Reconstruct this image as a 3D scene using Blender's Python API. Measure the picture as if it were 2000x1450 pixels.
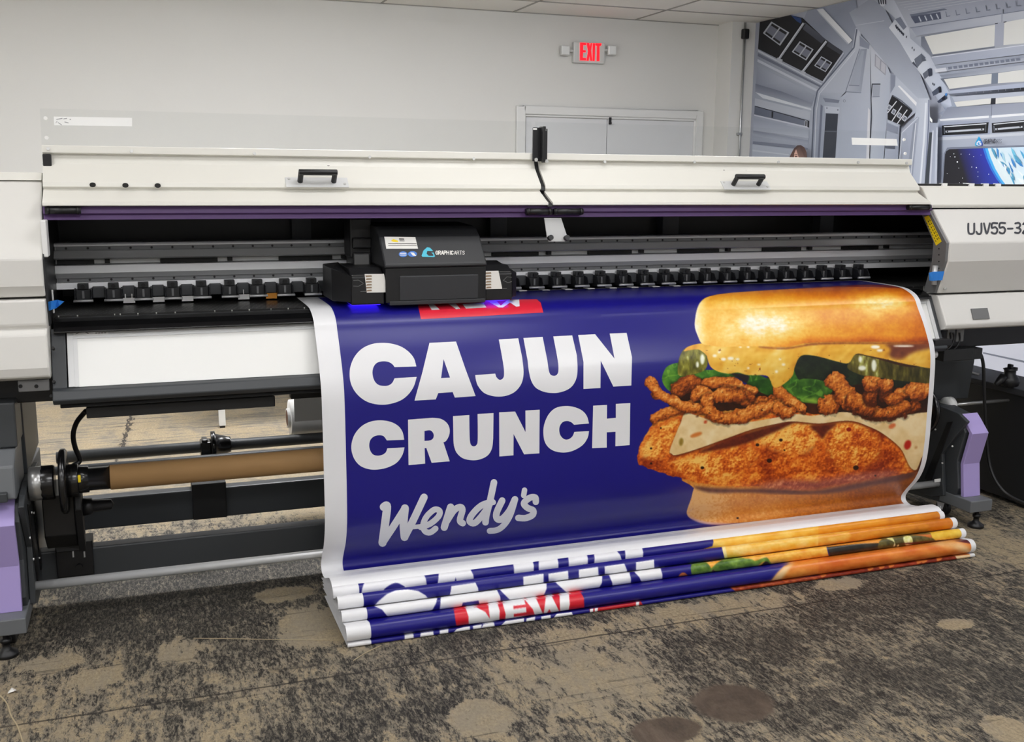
import bpy, bmesh, math, random
import numpy as np
from mathutils import Vector, Matrix
from mathutils.geometry import tessellate_polygon
for o in list(bpy.data.objects):
    bpy.data.objects.remove(o, do_unlink=True)
SC = bpy.context.scene
COL = SC.collection
rnd = random.Random(7)

# ---------------------------------------------------------------- camera, world, lights, exposure
F_PX = 2021.65
YAW, PITCH, ROLL = (math.radians(a) for a in (19.878, 10.652, -0.4717))
CAM = np.array([0.0, 0.0, 1.5])
def _cam():
    f = np.array([math.sin(YAW) * math.cos(PITCH), math.cos(YAW) * math.cos(PITCH), -math.sin(PITCH)])
    r = np.array([math.cos(YAW), -math.sin(YAW), 0.0])
    d = np.cross(f, r)
    return np.array([r * math.cos(ROLL) + d * math.sin(ROLL), -r * math.sin(ROLL) + d * math.cos(ROLL), f])
RM = _cam()
cd = bpy.data.cameras.new('camera')
cd.sensor_fit = 'HORIZONTAL'; cd.sensor_width = 36.0; cd.lens = F_PX / 2000 * 36
cd.clip_start = 0.05; cd.clip_end = 100
cam = bpy.data.objects.new('camera', cd); COL.objects.link(cam)
mw = Matrix.Identity(4)
for i in range(3):
    mw[i][0] = RM[0][i]; mw[i][1] = -RM[1][i]; mw[i][2] = -RM[2][i]; mw[i][3] = CAM[i]
cam.matrix_world = mw
SC.camera = cam
def ray(x, y):
    return RM.T @ np.array([(x - 1000) / F_PX, (y - 725) / F_PX, 1.0])
def at(x, y, X=None, Y=None, Z=None):
    """the point of a plane X=.., Y=.. or Z=.. that the photograph shows at pixel x, y"""
    d = ray(x, y)
    k, v = (0, X) if X is not None else (1, Y) if Y is not None else (2, Z)
    return CAM + d * ((v - CAM[k]) / d[k])
def proj(P):
    v = (np.asarray(P) - CAM) @ RM.T
    return v[..., 0] / v[..., 2] * F_PX + 1000, v[..., 1] / v[..., 2] * F_PX + 725

SC.view_settings.view_transform = 'Standard'
SC.view_settings.look = 'None'
SC.view_settings.gamma = 1.0
SC.view_settings.use_curve_mapping = False
SC.view_settings.exposure = 0.42
w = bpy.data.worlds.new('world'); SC.world = w; w.use_nodes = True
w.node_tree.nodes['Background'].inputs[0].default_value = (0.75, 0.8, 0.9, 1)
w.node_tree.nodes['Background'].inputs[1].default_value = 0.15
CEIL = 2.93
# unseen ceiling lights, placed to light wall, covers and print bay: x, y, strength
LAMPS = [(-2.6, -2.0, 10), (0.2, -2.0, 10), (3.0, -2.0, 10), (-2.6, 0.9, 9), (0.2, 0.9, 9), (3.0, 0.9, 9), (-1.6, 2.75, 6), (1.4, 2.75, 6), (4.2, 2.75, 5),
         (-1.6, 5.7, 27), (1.0, 5.7, 30), (3.4, 5.7, 22)]

# ---------------------------------------------------------------- helpers
def lin(c):
    return tuple(((v / 255) / 12.92 if v / 255 <= 0.04045 else ((v / 255 + 0.055) / 1.055) ** 2.4) for v in c)
def mat(name, rgb, rough=0.5, metal=0.0, spec=0.5, bump=0.0, bscale=300, var=0.0, vscale=6, emit=None, estr=0, coat=0, trans=0, alpha=1, aniso=0):
    m = bpy.data.materials.new(name); m.use_nodes = True
    nt = m.node_tree; b = nt.nodes['Principled BSDF']
    c = lin(rgb)
    b.inputs['Base Color'].default_value = (*c, 1); b.inputs['Roughness'].default_value = rough
    b.inputs['Metallic'].default_value = metal; b.inputs['Specular IOR Level'].default_value = spec
    b.inputs['Coat Weight'].default_value = coat
    b.inputs['Transmission Weight'].default_value = trans
    if emit: b.inputs['Emission Color'].default_value = (*lin(emit), 1); b.inputs['Emission Strength'].default_value = estr
    tc = nt.nodes.new('ShaderNodeTexCoord')
    if var:
        n = nt.nodes.new('ShaderNodeTexNoise'); n.inputs['Scale'].default_value = vscale; n.inputs['Detail'].default_value = 5
        nt.links.new(tc.outputs['Object'], n.inputs['Vector'])
        mx = nt.nodes.new('ShaderNodeMix'); mx.data_type = 'RGBA'
        mx.inputs[6].default_value = (*[v * (1 - var) for v in c], 1); mx.inputs[7].default_value = (*[min(1, v * (1 + var)) for v in c], 1)
        nt.links.new(n.outputs['Fac'], mx.inputs[0]); nt.links.new(mx.outputs[2], b.inputs['Base Color'])
    if bump:
        n2 = nt.nodes.new('ShaderNodeTexNoise'); n2.inputs['Scale'].default_value = bscale; n2.inputs['Detail'].default_value = 3
        nt.links.new(tc.outputs['Object'], n2.inputs['Vector'])
        bp = nt.nodes.new('ShaderNodeBump'); bp.inputs['Strength'].default_value = bump; bp.inputs['Distance'].default_value = 0.002
        nt.links.new(n2.outputs['Fac'], bp.inputs['Height']); nt.links.new(bp.outputs[0], b.inputs['Normal'])
    return m
def printmat(name, rough, spec=0.5, coat=0.0):
    m = bpy.data.materials.new(name); m.use_nodes = True
    nt = m.node_tree; b = nt.nodes['Principled BSDF']
    a = nt.nodes.new('ShaderNodeAttribute'); a.attribute_name = 'Col'
    nt.links.new(a.outputs['Color'], b.inputs['Base Color'])
    b.inputs['Roughness'].default_value = rough; b.inputs['Specular IOR Level'].default_value = spec
    b.inputs['Coat Weight'].default_value = coat; b.inputs['Coat Roughness'].default_value = 0.15
    return m

class MB:
    """collects simple shapes (world coordinates) and links them as ONE mesh object"""
    def __init__(s): s.v = []; s.f = []; s.m = []; s.c = []; s.sm = []
    def add(s, vs, fs, mi=0, smooth=False):
        o = len(s.v); s.v += [tuple(map(float, p)) for p in vs]
        for f in fs: s.f.append([o + i for i in f]); s.m.append(mi); s.sm.append(smooth)
        return s
    def box(s, x0, x1, y0, y1, z0, z1, mi=0):
        vs = [(x, y, z) for x in (x0, x1) for y in (y0, y1) for z in (z0, z1)]
        return s.add(vs, [(0, 1, 3, 2), (4, 6, 7, 5), (0, 4, 5, 1), (2, 3, 7, 6), (0, 2, 6, 4), (1, 5, 7, 3)], mi)
    def prism(s, prof, x0, x1, mi=0, smooth=False):
        """profile of (y, z) points extruded along x"""
        n = len(prof); vs = [(x0, y, z) for y, z in prof] + [(x1, y, z) for y, z in prof]
        fs = [(i, (i + 1) % n, n + (i + 1) % n, n + i) for i in range(n)]
        s.add(vs, fs, mi, smooth)
        for base in (0, n):
            t = tessellate_polygon([[Vector((y, z, 0)) for y, z in prof]])
            s.add([vs[base + i] for i in range(n)], t, mi)
        return s
    def poly(s, pts, th, mi=0):
        """flat polygon of 3-D points thickened by vector th"""
        n = len(pts); P = [np.array(p, float) for p in pts]; th = np.array(th, float)
        t = tessellate_polygon([[Vector(p) for p in P]])
        s.add(P, t, mi); s.add([p + th for p in P], t, mi)
        return s.add(P + [p + th for p in P], [(i, (i + 1) % n, n + (i + 1) % n, n + i) for i in range(n)], mi)
    def lathe(s, p0, ax, prof, seg=24, mi=0):
        """profile of (distance along ax, radius) turned about the axis through p0"""
        p0 = np.array(p0, float); ax = np.array(ax, float); ax /= np.linalg.norm(ax)
        u = np.cross(ax, (0, 0, 1) if abs(ax[2]) < .9 else (1, 0, 0)); u /= np.linalg.norm(u); w_ = np.cross(ax, u)
        vs = []; fs = []
        for d, r in prof:
            for k in range(seg):
                a = 2 * math.pi * k / seg
                vs.append(p0 + ax * d + (u * math.cos(a) + w_ * math.sin(a)) * r)
        for i in range(len(prof) - 1):
            for k in range(seg):
                k2 = (k + 1) % seg
                fs.append((i * seg + k, i * seg + k2, (i + 1) * seg + k2, (i + 1) * seg + k))
        s.add(vs, fs, mi, True)
        s.add(vs[:seg], [tuple(range(seg))[::-1]], mi); s.add(vs[-seg:], [tuple(range(seg))], mi)
        return s
    def cyl(s, p0, p1, r, seg=20, mi=0):
        p0 = np.array(p0, float); p1 = np.array(p1, float); L = np.linalg.norm(p1 - p0)
        return s.lathe(p0, p1 - p0, [(0, r), (L, r)], seg, mi)
    def tube(s, pts, r, seg=10, mi=0, sub=6):
        P = spline([np.array(p, float) for p in pts], sub)
        vs = []; fs = []; u = None
        for i, p in enumerate(P):
            t = P[min(i + 1, len(P) - 1)] - P[max(i - 1, 0)]; t = t / np.linalg.norm(t)
            if u is None: u = np.cross(t, (0.3, 0.2, 1)); 
            u = u - t * (u @ t); u = u / np.linalg.norm(u); w_ = np.cross(t, u)
            for k in range(seg):
                a = 2 * math.pi * k / seg; vs.append(p + (u * math.cos(a) + w_ * math.sin(a)) * r)
        for i in range(len(P) - 1):
            for k in range(seg):
                k2 = (k + 1) % seg; fs.append((i * seg + k, i * seg + k2, (i + 1) * seg + k2, (i + 1) * seg + k))
        s.add(vs, fs, mi, True); s.add(vs[:seg], [tuple(range(seg))[::-1]], mi); s.add(vs[-seg:], [tuple(range(seg))], mi)
        return s
    def build(s, name, mats, parent=None, bevel=0.0, seg=2, col=None):
        me = bpy.data.meshes.new(name)
        me.from_pydata(s.v, [], s.f)
        mats = mats if isinstance(mats, (list, tuple)) else [mats]
        for m in mats: me.materials.append(m)
        me.polygons.foreach_set('material_index', s.m)
        me.polygons.foreach_set('use_smooth', s.sm)
        if col is not None:
            a = me.color_attributes.new('Col', 'FLOAT_COLOR', 'POINT')
            a.data.foreach_set('color', np.asarray(col, np.float32).ravel())
        bm = bmesh.new(); bm.from_mesh(me)
        if col is None: bmesh.ops.remove_doubles(bm, verts=bm.verts, dist=1e-5)
        bmesh.ops.recalc_face_normals(bm, faces=bm.faces); bm.to_mesh(me); bm.free()
        me.update()
        o = bpy.data.objects.new(name, me); COL.objects.link(o)
        if bevel:
            b = o.modifiers.new('bevel', 'BEVEL'); b.width = bevel; b.segments = seg; b.limit_method = 'ANGLE'; b.angle_limit = math.radians(40)
            b.harden_normals = False
        if parent: attach(o, parent)
        return o
def spline(P, sub):
    if len(P) < 3 or sub < 2: return P
    out = []
    for i in range(len(P) - 1):
        a, b, c, d = P[max(i - 1, 0)], P[i], P[i + 1], P[min(i + 2, len(P) - 1)]
        for k in range(sub):
            t = k / sub
            out.append(0.5 * (2 * b + (c - a) * t + (2 * a - 5 * b + 4 * c - d) * t * t + (3 * b - a - 3 * c + d) * t ** 3))
    return out + [P[-1]]
def attach(o, parent):
    o.parent = parent
    o.matrix_parent_inverse = wm(parent).inverted()
def wm(o):
    m = Matrix.Translation(o.location)
    return wm(o.parent) @ o.matrix_parent_inverse @ m if o.parent else m
def thing(name, label, cat, loc, group=None):
    o = bpy.data.objects.new(name, None); COL.objects.link(o); o.location = loc
    o.empty_display_size = 0.1
    return tag(o, label, cat, group)
def tag(o, label, cat, group=None):
    o['label'] = label; o['category'] = cat
    if group: o['group'] = group
    return o
def struct(o, label=None, cat=None):
    o['kind'] = 'structure'
    if label: o['label'] = label; o['category'] = cat
    return o
def lab(o, text):
    o['label'] = text; return o
def stroke_poly(pts, wd, sub=5, cap=True):
    """outline quads + round joints of a thick line; returns list of polygons (2-D)"""
    P = spline([np.array(p, float) for p in pts], sub) if sub > 1 else [np.array(p, float) for p in pts]
    out = []
    for a, b in zip(P[:-1], P[1:]):
        d = b - a; L = np.linalg.norm(d)
        if L < 1e-9: continue
        n = np.array([-d[1], d[0]]) / L * wd / 2
        out.append([a + n, b + n, b - n, a - n])
    for p in (P if cap else P[1:-1]):
        out.append([p + np.array([math.cos(t), math.sin(t)]) * wd / 2 for t in np.linspace(0, 2 * math.pi, 13)[:-1]])
    return out
# stroke letters on a 1 x 1 cell (y up)
GL = {'U': [[(0, 1), (0, .3), (.15, .05), (.5, 0), (.85, .05), (1, .3), (1, 1)]], 'J': [[(.9, 1), (.9, .25), (.7, 0), (.3, 0), (.05, .2)]],
      'V': [[(0, 1), (.5, 0), (1, 1)]], '5': [[(.95, 1), (.1, 1), (.05, .55), (.6, .62), (.97, .35), (.75, .03), (.3, 0), (0, .12)]],
      '-': [[(.1, .45), (.9, .45)]], '3': [[(.05, .95), (.6, 1), (.9, .78), (.6, .53), (.3, .52)], [(.6, .53), (.97, .28), (.6, 0), (0, .06)]],
      '2': [[(.05, .85), (.4, 1), (.85, .85), (.8, .55), (0, 0), (1, 0)]], '0': [[(.5, 1), (.05, .8), (.05, .2), (.5, 0), (.95, .2), (.95, .8), (.5, 1)]],
      'G': [[(.95, .8), (.6, 1), (.2, .9), (0, .5), (.2, .1), (.6, 0), (.95, .15), (.95, .45), (.55, .45)]], 'R': [[(0, 0), (0, 1), (.7, 1), (.95, .77), (.7, .5), (0, .5)], [(.5, .5), (1, 0)]],
      'A': [[(0, 0), (.5, 1), (1, 0)], [(.2, .33), (.8, .33)]], 'P': [[(0, 0), (0, 1), (.75, 1), (.97, .75), (.75, .45), (0, .45)]], 'H': [[(0, 0), (0, 1)], [(1, 0), (1, 1)], [(0, .5), (1, .5)]],
      'I': [[(.5, 0), (.5, 1)]], 'C': [[(.95, .8), (.6, 1), (.2, .9), (0, .5), (.2, .1), (.6, 0), (.95, .2)]], 'T': [[(0, 1), (1, 1)], [(.5, 1), (.5, 0)]],
      'S': [[(.95, .85), (.5, 1), (.08, .8), (.2, .56), (.8, .44), (.95, .2), (.5, 0), (.05, .15)]], 'O': [[(.5, 1), (.05, .75), (.05, .25), (.5, 0), (.95, .25), (.95, .75), (.5, 1)]],
      'N': [[(0, 0), (0, 1), (1, 0), (1, 1)]], 'E': [[(1, 1), (0, 1), (0, 0), (1, 0)], [(0, .5), (.8, .5)]], 'X': [[(0, 0), (1, 1)], [(0, 1), (1, 0)]], 'W': [[(0, 1), (.25, 0), (.5, .8), (.75, 0), (1, 1)]],
      'F': [[(0, 0), (0, 1), (1, 1)], [(0, .5), (.8, .5)]], ' ': []}
def text_polys(txt, x, y, h, wd, adv, wt, slant=0, sub=1):
    """polygons in the plane for a word; x, y = lower left"""
    out = []
    for ch in txt:
        for st in GL[ch]:
            out += stroke_poly([(x + p[0] * wd + slant * p[1] * h, y + p[1] * h) for p in st], wt, sub)
        x += adv * (0.55 if ch in 'I' else 1)
    return out
# ---------------------------------------------------------------- the room
YW = 9.0; XR = 5.56; XL = -4.2; YF = -4.0
M_wall = mat('wall_paint', (211, 211, 208), 0.6, var=0.02, vscale=1.5, bump=0.05, bscale=120)
M_trim = mat('trim_paint', (214, 215, 214), 0.4)
M_door = mat('door_paint', (206, 208, 210), 0.45)
M_tile = mat('ceiling_tile', (232, 231, 228), 0.9, bump=0.15, bscale=160)
M_tbar = mat('ceiling_grid_shadow_grey', (150, 149, 146), 0.6)  # thin shadow lines along the tiles, put into the grey of the bars

def floor_mat():
    m = bpy.data.materials.new('worn_concrete'); m.use_nodes = True
    nt = m.node_tree; N = nt.nodes; L = nt.links; b = N['Principled BSDF']
    tc = N.new('ShaderNodeTexCoord'); src = tc.outputs['Object']
    def noise(scale, detail, rough, stretch=(1, 1, 1), rot=0.0, dist=0.0, off=0.0):
        mp = N.new('ShaderNodeMapping'); mp.inputs['Scale'].default_value = stretch; mp.inputs['Rotation'].default_value = (0, 0, rot); mp.inputs['Location'].default_value = (off, off * .7, 0)
        L.new(src, mp.inputs[0]); n = N.new('ShaderNodeTexNoise'); n.inputs['Scale'].default_value = scale; n.inputs['Detail'].default_value = detail
        n.inputs['Roughness'].default_value = rough; n.inputs['Distortion'].default_value = dist; L.new(mp.outputs[0], n.inputs['Vector']); return n.outputs['Fac']
    def mth(op, a, c=None, clamp=False):
        n = N.new('ShaderNodeMath'); n.operation = op; n.use_clamp = clamp
        for i, v in enumerate((a, c)):
            if v is None: continue
            if isinstance(v, (int, float)): n.inputs[i].default_value = v
            else: L.new(v, n.inputs[i])
        return n.outputs[0]
    def sm(v, a, c):
        n = N.new('ShaderNodeMapRange'); n.interpolation_type = 'SMOOTHSTEP'; n.inputs[1].default_value = a; n.inputs[2].default_value = c; L.new(v, n.inputs[0]); return n.outputs[0]
    def mix(f, a, c):
        n = N.new('ShaderNodeMix'); n.data_type = 'RGBA'
        if isinstance(f, float): n.inputs[0].default_value = f
        else: L.new(f, n.inputs[0])
        for i, v in ((6, a), (7, c)):
            if isinstance(v, tuple): n.inputs[i].default_value = (*lin(v), 1)
            else: L.new(v, n.inputs[i])
        return n.outputs[2]
    sep = N.new('ShaderNodeSeparateXYZ'); L.new(src, sep.inputs[0])
    big = noise(1.0, 5, 0.6, (1, .8, 1), .4, 0.8)
    mid = noise(3.6, 10, 0.72, (1.3, .75, 1), .25, .7, 3.1)
    fine = noise(15, 12, 0.74, (1.9, .75, 1), .15, 0.6, 1.7)
    flk = noise(52, 9, .8, (2.4, .7, 1), -.25, .9, 6.6)
    fin3 = noise(42, 8, 0.75, (2.0, .8, 1), .1, 0.5, 4.4)
    fin2 = noise(85, 6, 0.8, (1.3, .8, 1), 0, .3, 5.7)
    strk = noise(9, 9, .7, (.30, 3.4, 1), .2, .4, 8.3)
    strk2 = noise(9, 10, .76, (3.6, .5, 1), -.1, .5, 2.3)
    back = sm(sep.outputs[1], 4.1, 5.2)
    d = mth('ADD', mth('MULTIPLY', big, .62), mth('MULTIPLY', mid, .70))
    d = mth('ADD', d, mth('MULTIPLY', fine, 1.15)); d = mth('ADD', d, mth('MULTIPLY', fin3, .75)); d = mth('ADD', d, mth('MULTIPLY', strk2, .50)); d = mth('ADD', d, mth('MULTIPLY', fin2, .22)); d = mth('ADD', d, mth('MULTIPLY', strk, .18))
    d = mth('SUBTRACT', d, mth('MULTIPLY', back, .40))
    # bare patches and stains with a shape of their own: x, y, rx, ry, amount
    wob = mth('ADD', mth('MULTIPLY', mth('SUBTRACT', noise(9, 9, .7, (1.3, .8, 1), .2, .4, 9.1), .5), 1.5), mth('MULTIPLY', mth('SUBTRACT', fine, .5), 1.1))
    def blob(px, py, rx, ry, soft=.3):
        c = at(px, py, Z=0); e1 = at(px + rx, py, Z=0); e2 = at(px, py - ry, Z=0)
        R1 = abs(e1[0] - c[0]) + 1e-3; R2 = abs(e2[1] - c[1]) + 1e-3
        x = mth('DIVIDE', mth('SUBTRACT', sep.outputs[0], float(c[0])), float(R1)); y = mth('DIVIDE', mth('SUBTRACT', sep.outputs[1], float(c[1])), float(R2))
        r = mth('SQRT', mth('ADD', mth('MULTIPLY', x, x), mth('MULTIPLY', y, y)))
        return mth('SUBTRACT', 1.0, sm(mth('ADD', r, mth('MULTIPLY', wob, soft * 2.4)), 1 - soft, 1 + soft))
    for (px, py, rx, ry, k, sf) in [(553, 1161, 56, 13, -.30, .25), (612, 1225, 70, 36, -.24, .4), (350, 1272, 55, 20, -.20, .5), (100, 1297, 50, 14, -.2, .5), (195, 1325, 45, 20, -.16, .5), (1340, 1192, 62, 12, -.2, .4),
                                (1640, 1141, 56, 11, -.26, .3), (1868, 1219, 38, 11, -.30, .25), (1965, 1425, 45, 32, -.34, .2), (937, 1404, 60, 36, -.34, .2), (1150, 1300, 130, 80, -.13, .6), (1480, 1180, 120, 18, -.10, .5), (1250, 1210, 90, 20, -.12, .5), (1050, 1360, 160, 60, -.06, .6),
                                (330, 1180, 200, 70, .09, .6), (480, 1110, 160, 26, .05, .6), (1060, 1222, 230, 12, .08, .5), (860, 1335, 80, 55, .09, .6), (1560, 1300, 220, 80, .07, .6), (1850, 1330, 140, 70, .06, .6), (300, 1350, 260, 50, -.02, .6), (1830, 1170, 160, 30, .06, .6)]:
        d = mth('ADD', d, mth('MULTIPLY', blob(px, py, rx, ry, sf), k * 1.6))
    m1 = sm(d, 1.955, 1.99); m2 = sm(d, 2.06, 2.13)
    base = mix(sm(fin2, .3, .7), (126, 113, 91), (168, 152, 124))
    base = mix(mth('MULTIPLY', sm(mid, .42, .6), .6), base, (134, 126, 112))
    gry = mix(sm(flk, .43, .56), (66, 61, 54), (132, 123, 107))
    blk = mix(sm(flk, .47, .57), (31, 29, 27), (100, 94, 83))
    base = mix(mth('MULTIPLY', sm(flk, .56, .63), .55), base, (92, 83, 70)); base = mix(mth('MULTIPLY', back, sm(mth('ADD', mth('MULTIPLY', strk, .6), mth('MULTIPLY', mid, .4)), .47, .58)), base, (112, 106, 96))
    c = mix(m1, base, gry); c = mix(m2, c, blk)
    thin = mth('MULTIPLY', mth('MAXIMUM', sm(strk, .57, .66), mth('MULTIPLY', sm(strk2, .62, .7), mth('SUBTRACT', 1.0, back))), .6); c = mix(thin, c, (52, 47, 42))
    for (px, py, rx, ry) in [(1432, 1374, 84, 40), (1300, 1428, 76, 28)]:
        br = mix(sm(mid, .35, .7), (62, 52, 44), (98, 84, 72)); c = mix(mth('MULTIPLY', blob(px, py, rx, ry, .12), .92), c, br)
    # control joints and a crack in the slab
    for Y0, wd in ((2.93, .006),):
        dist = mth('ABSOLUTE', mth('ADD', mth('SUBTRACT', sep.outputs[1], Y0), mth('MULTIPLY', mth('SUBTRACT', mid, .5), .02)))
        c = mix(mth('MULTIPLY', mth('SUBTRACT', 1.0, sm(dist, wd * .5, wd)), .75), c, (38, 34, 30))
    p0 = at(262, 800, Z=0); p1 = at(240, 866, Z=0)
    kx = (p1[0] - p0[0]) / (p1[1] - p0[1])
    xx = mth('ADD', mth('SUBTRACT', mth('SUBTRACT', sep.outputs[0], float(p0[0])), mth('MULTIPLY', mth('SUBTRACT', sep.outputs[1], float(p0[1])), float(kx))), mth('MULTIPLY', mth('SUBTRACT', fine, .5), .16))
    cr = mth('MULTIPLY', mth('SUBTRACT', 1.0, sm(mth('ABSOLUTE', xx), .006, .016)), sm(sep.outputs[1], 5.3, 5.5)); c = mix(cr, c, (45, 40, 36))
    L.new(c, b.inputs['Base Color'])
    L.new(mth('ADD', .52, mth('MULTIPLY', fine, .3)), b.inputs['Roughness']); b.inputs['Specular IOR Level'].default_value = .35
    bp = N.new('ShaderNodeBump'); bp.inputs['Strength'].default_value = .25; bp.inputs['Distance'].default_value = .004
    L.new(d, bp.inputs['Height']); L.new(bp.outputs[0], b.inputs['Normal'])
    return m
struct(MB().box(XL - .1, XR + .1, YF - .1, YW + .1, -.1, 0).build('floor', floor_mat()))
struct(MB().box(XL - .1, XR + .1, YF - .1, YW + .1, CEIL, CEIL + .1).build('ceiling', M_tile))
struct(MB().box(XL, XR + .1, YW, YW + .1, 0, CEIL).build('wall_back', M_wall))
struct(MB().box(XR, XR + .1, YF, YW, 0, CEIL).build('wall_right', M_wall))
struct(MB().box(XL - .1, XL, YF, YW, 0, CEIL).build('wall_left', M_wall))
struct(MB().box(XL, XR, YF - .1, YF, 0, CEIL).build('wall_front', M_wall))
PX0, PY0 = 5.31, 8.745
struct(MB().box(PX0, XR, PY0, YW, 0, CEIL).build('wall_corner', M_wall), 'painted boxed pillar in the corner between white wall and mural', 'pillar')
g = MB(); yl = float(at(1270, 17, Z=CEIL)[1])
for k in range(-6, 4):
    x = 2.05 + 1.19 * k
    if XL < x < XR - .05: g.box(x - .008, x + .008, YF, YW, CEIL - .006, CEIL)
y = yl
while y > YF:
    g.box(XL, XR, y - .008, y + .008, CEIL - .0065, CEIL); y -= .6
g.box(XL, XR, YW - .010, YW, CEIL - .007, CEIL)
struct(g.build('trim_1', M_tbar), 'grid lines of the suspended tile ceiling', 'ceiling grid')
M_lampf = mat('light_frame_white', (235, 235, 232), .4)
for i, (x, y, s) in enumerate(LAMPS):
    t = thing('unseen_ceiling_light', 'unseen white ceiling light panel with a deep dropped lens', 'ceiling light', (x, y, CEIL), 'ceiling light panels')
    md = mat('lamp_diffuser', (255, 253, 246), .6, emit=(250, 250, 252), estr=s)
    MB().box(x - .6, x + .6, y - .3, y + .3, CEIL - .085, CEIL - .006).build('diffuser', md, t)  # lens dropped below the tiles so its glowing sides light ceiling and upper wall
    f = MB()
    for a in ((x - .62, x - .6, y - .32, y + .32), (x + .6, x + .62, y - .32, y + .32), (x - .6, x + .6, y - .32, y - .3), (x - .6, x + .6, y + .3, y + .32)):
        f.box(*a, CEIL - .02, CEIL - .004)
    f.build('frame', M_lampf, t)

# ---- double door in the back wall
dx0 = at(1007, 207, Y=YW)[0]; dx1 = at(1371.5, 217, Y=YW)[0]; dz = at(1190, 212, Y=YW)[2]
dr = struct(bpy.data.objects.new('door_1', None), 'white double door behind the printer', 'door'); COL.objects.link(dr); dr.location = ((dx0 + dx1) / 2, YW, 0)
f = MB(); fw = .075
f.box(dx0, dx0 + fw, YW - .035, YW - .001, 0, dz).box(dx1 - fw, dx1, YW - .035, YW - .001, 0, dz).box(dx0 + fw, dx1 - fw, YW - .035, YW - .001, dz - fw, dz)
f.box(dx0 + fw, dx0 + fw + .02, YW - .02, YW - .001, 0, dz - fw).box(dx1 - fw - .02, dx1 - fw, YW - .02, YW - .001, 0, dz - fw).box(dx0 + fw, dx1 - fw, YW - .02, YW - .001, dz - fw - .02, dz - fw)
f.build('door_frame', M_trim, dr, .008)
xm = at(1184, 260, Y=YW)[0]
for a, c in ((dx0 + fw + .022, xm - .003), (xm + .003, dx1 - fw - .022)):
    MB().box(a, c, YW - .014, YW - .001, .01, dz - fw - .024).build('door_leaf', M_door, dr)
hb = MB(); q = at(1191, 229, Y=YW - .02); q2 = at(1191, 243, Y=YW - .02)
M_dkmetal = mat('dark_hardware', (52, 52, 54), .4, .6)
hb.box(q[0] - .008, q[0] + .014, YW - .03, YW - .013, q2[2], q[2] - .002).cyl((q[0] + .002, YW - .03, q2[2] + .01), (q[0] + .002, YW - .05, q2[2] + .01), .008, 10)
hb.build('latch', M_dkmetal, dr)

# ---- exit sign with two emergency lamp heads
M_sign = mat('sign_housing', (202, 204, 202), .4); M_red = mat('exit_letters', (235, 20, 35), .4, emit=(255, 12, 30), estr=1.1)
M_lens = mat('clear_lens', (225, 228, 228), .15, spec=.8, bump=.5, bscale=60)
e0 = at(1121, 81, Y=YW - .05); e1 = at(1181, 125, Y=YW - .05)
sg = thing('exit_sign', 'lit red EXIT sign with two small lamp heads on the white wall above the door', 'exit sign', ((e0[0] + e1[0]) / 2, YW, e1[2]))
MB().box(e0[0], e1[0], YW - .05, YW - .001, e1[2], e0[2]).build('housing', M_sign, sg, .008)
L_ = MB()
def exl(pts):
    L_.poly([at(1070 + p[0] / 12.5, 60 + p[1] / 12.5, Y=YW - .054) for p in pts], (0, .004, 0))
exl([(790, 290), (935, 297), (933, 352), (865, 348), (862, 475), (925, 478), (925, 530), (858, 528), (852, 660), (935, 668), (930, 725), (785, 722)])
exl([(948, 300), (1010, 300), (1032, 400), (1045, 305), (1085, 300), (1055, 480), (1085, 735), (1040, 735), (1022, 600), (995, 735), (945, 732), (985, 500)])
exl([(1100, 305), (1155, 308), (1143, 738), (1095, 738)])
exl([(1165, 305), (1310, 308), (1305, 360), (1262, 380), (1262, 742), (1195, 742), (1205, 370), (1165, 362)])
L_.build('letters', M_red, sg)
for sx, px in ((-1, 1105), (1, 1196)):
    c = at(px, 98, Y=YW - .06)
    xs = e0[0] if sx < 0 else e1[0]
    b = MB().cyl((xs - sx * .005, YW - .035, c[2]), (c[0], YW - .035, c[2]), .012, 12)
    b.box(c[0] - .042, c[0] + .042, YW - .06, YW - .015, c[2] - .045, c[2] + .042)
    b.build('lamp_head', M_sign, sg, .008)
    MB().box(c[0] - .036, c[0] + .036, YW - .068, YW - .06, c[2] - .038, c[2] + .036).build('lamp_lens', M_lens, sg, .004)

# ---- conduit with black box on the pillar
M_zinc = mat('zinc_conduit', (178, 180, 180), .35, .8); M_blk = mat('black_plastic', (22, 22, 23), .45)
cx = at(1452, 75, Y=PY0)[0]; zt = at(1452, 57, Y=PY0)[2]; zb = at(1452, 77, Y=PY0)[2]
cn = thing('electrical_conduit', 'thin metal conduit with a black box running down the corner pillar', 'conduit', (cx, PY0, .9))
MB().cyl((cx, PY0 - .02, .9), (cx, PY0 - .02, CEIL - .01), .011, 12).build('pipe', M_zinc, cn)
MB().box(cx - .032, cx + .032, PY0 - .055, PY0 - .001, zb, zt).build('junction_box', M_blk, cn, .012)
for zz in (at(1441, 262, Y=PY0)[2], 1.2):
    MB().box(cx - .03, cx + .018, PY0 - .034, PY0 - .001, zz - .012, zz + .012).build('strap', M_zinc, cn, .003)
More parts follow.
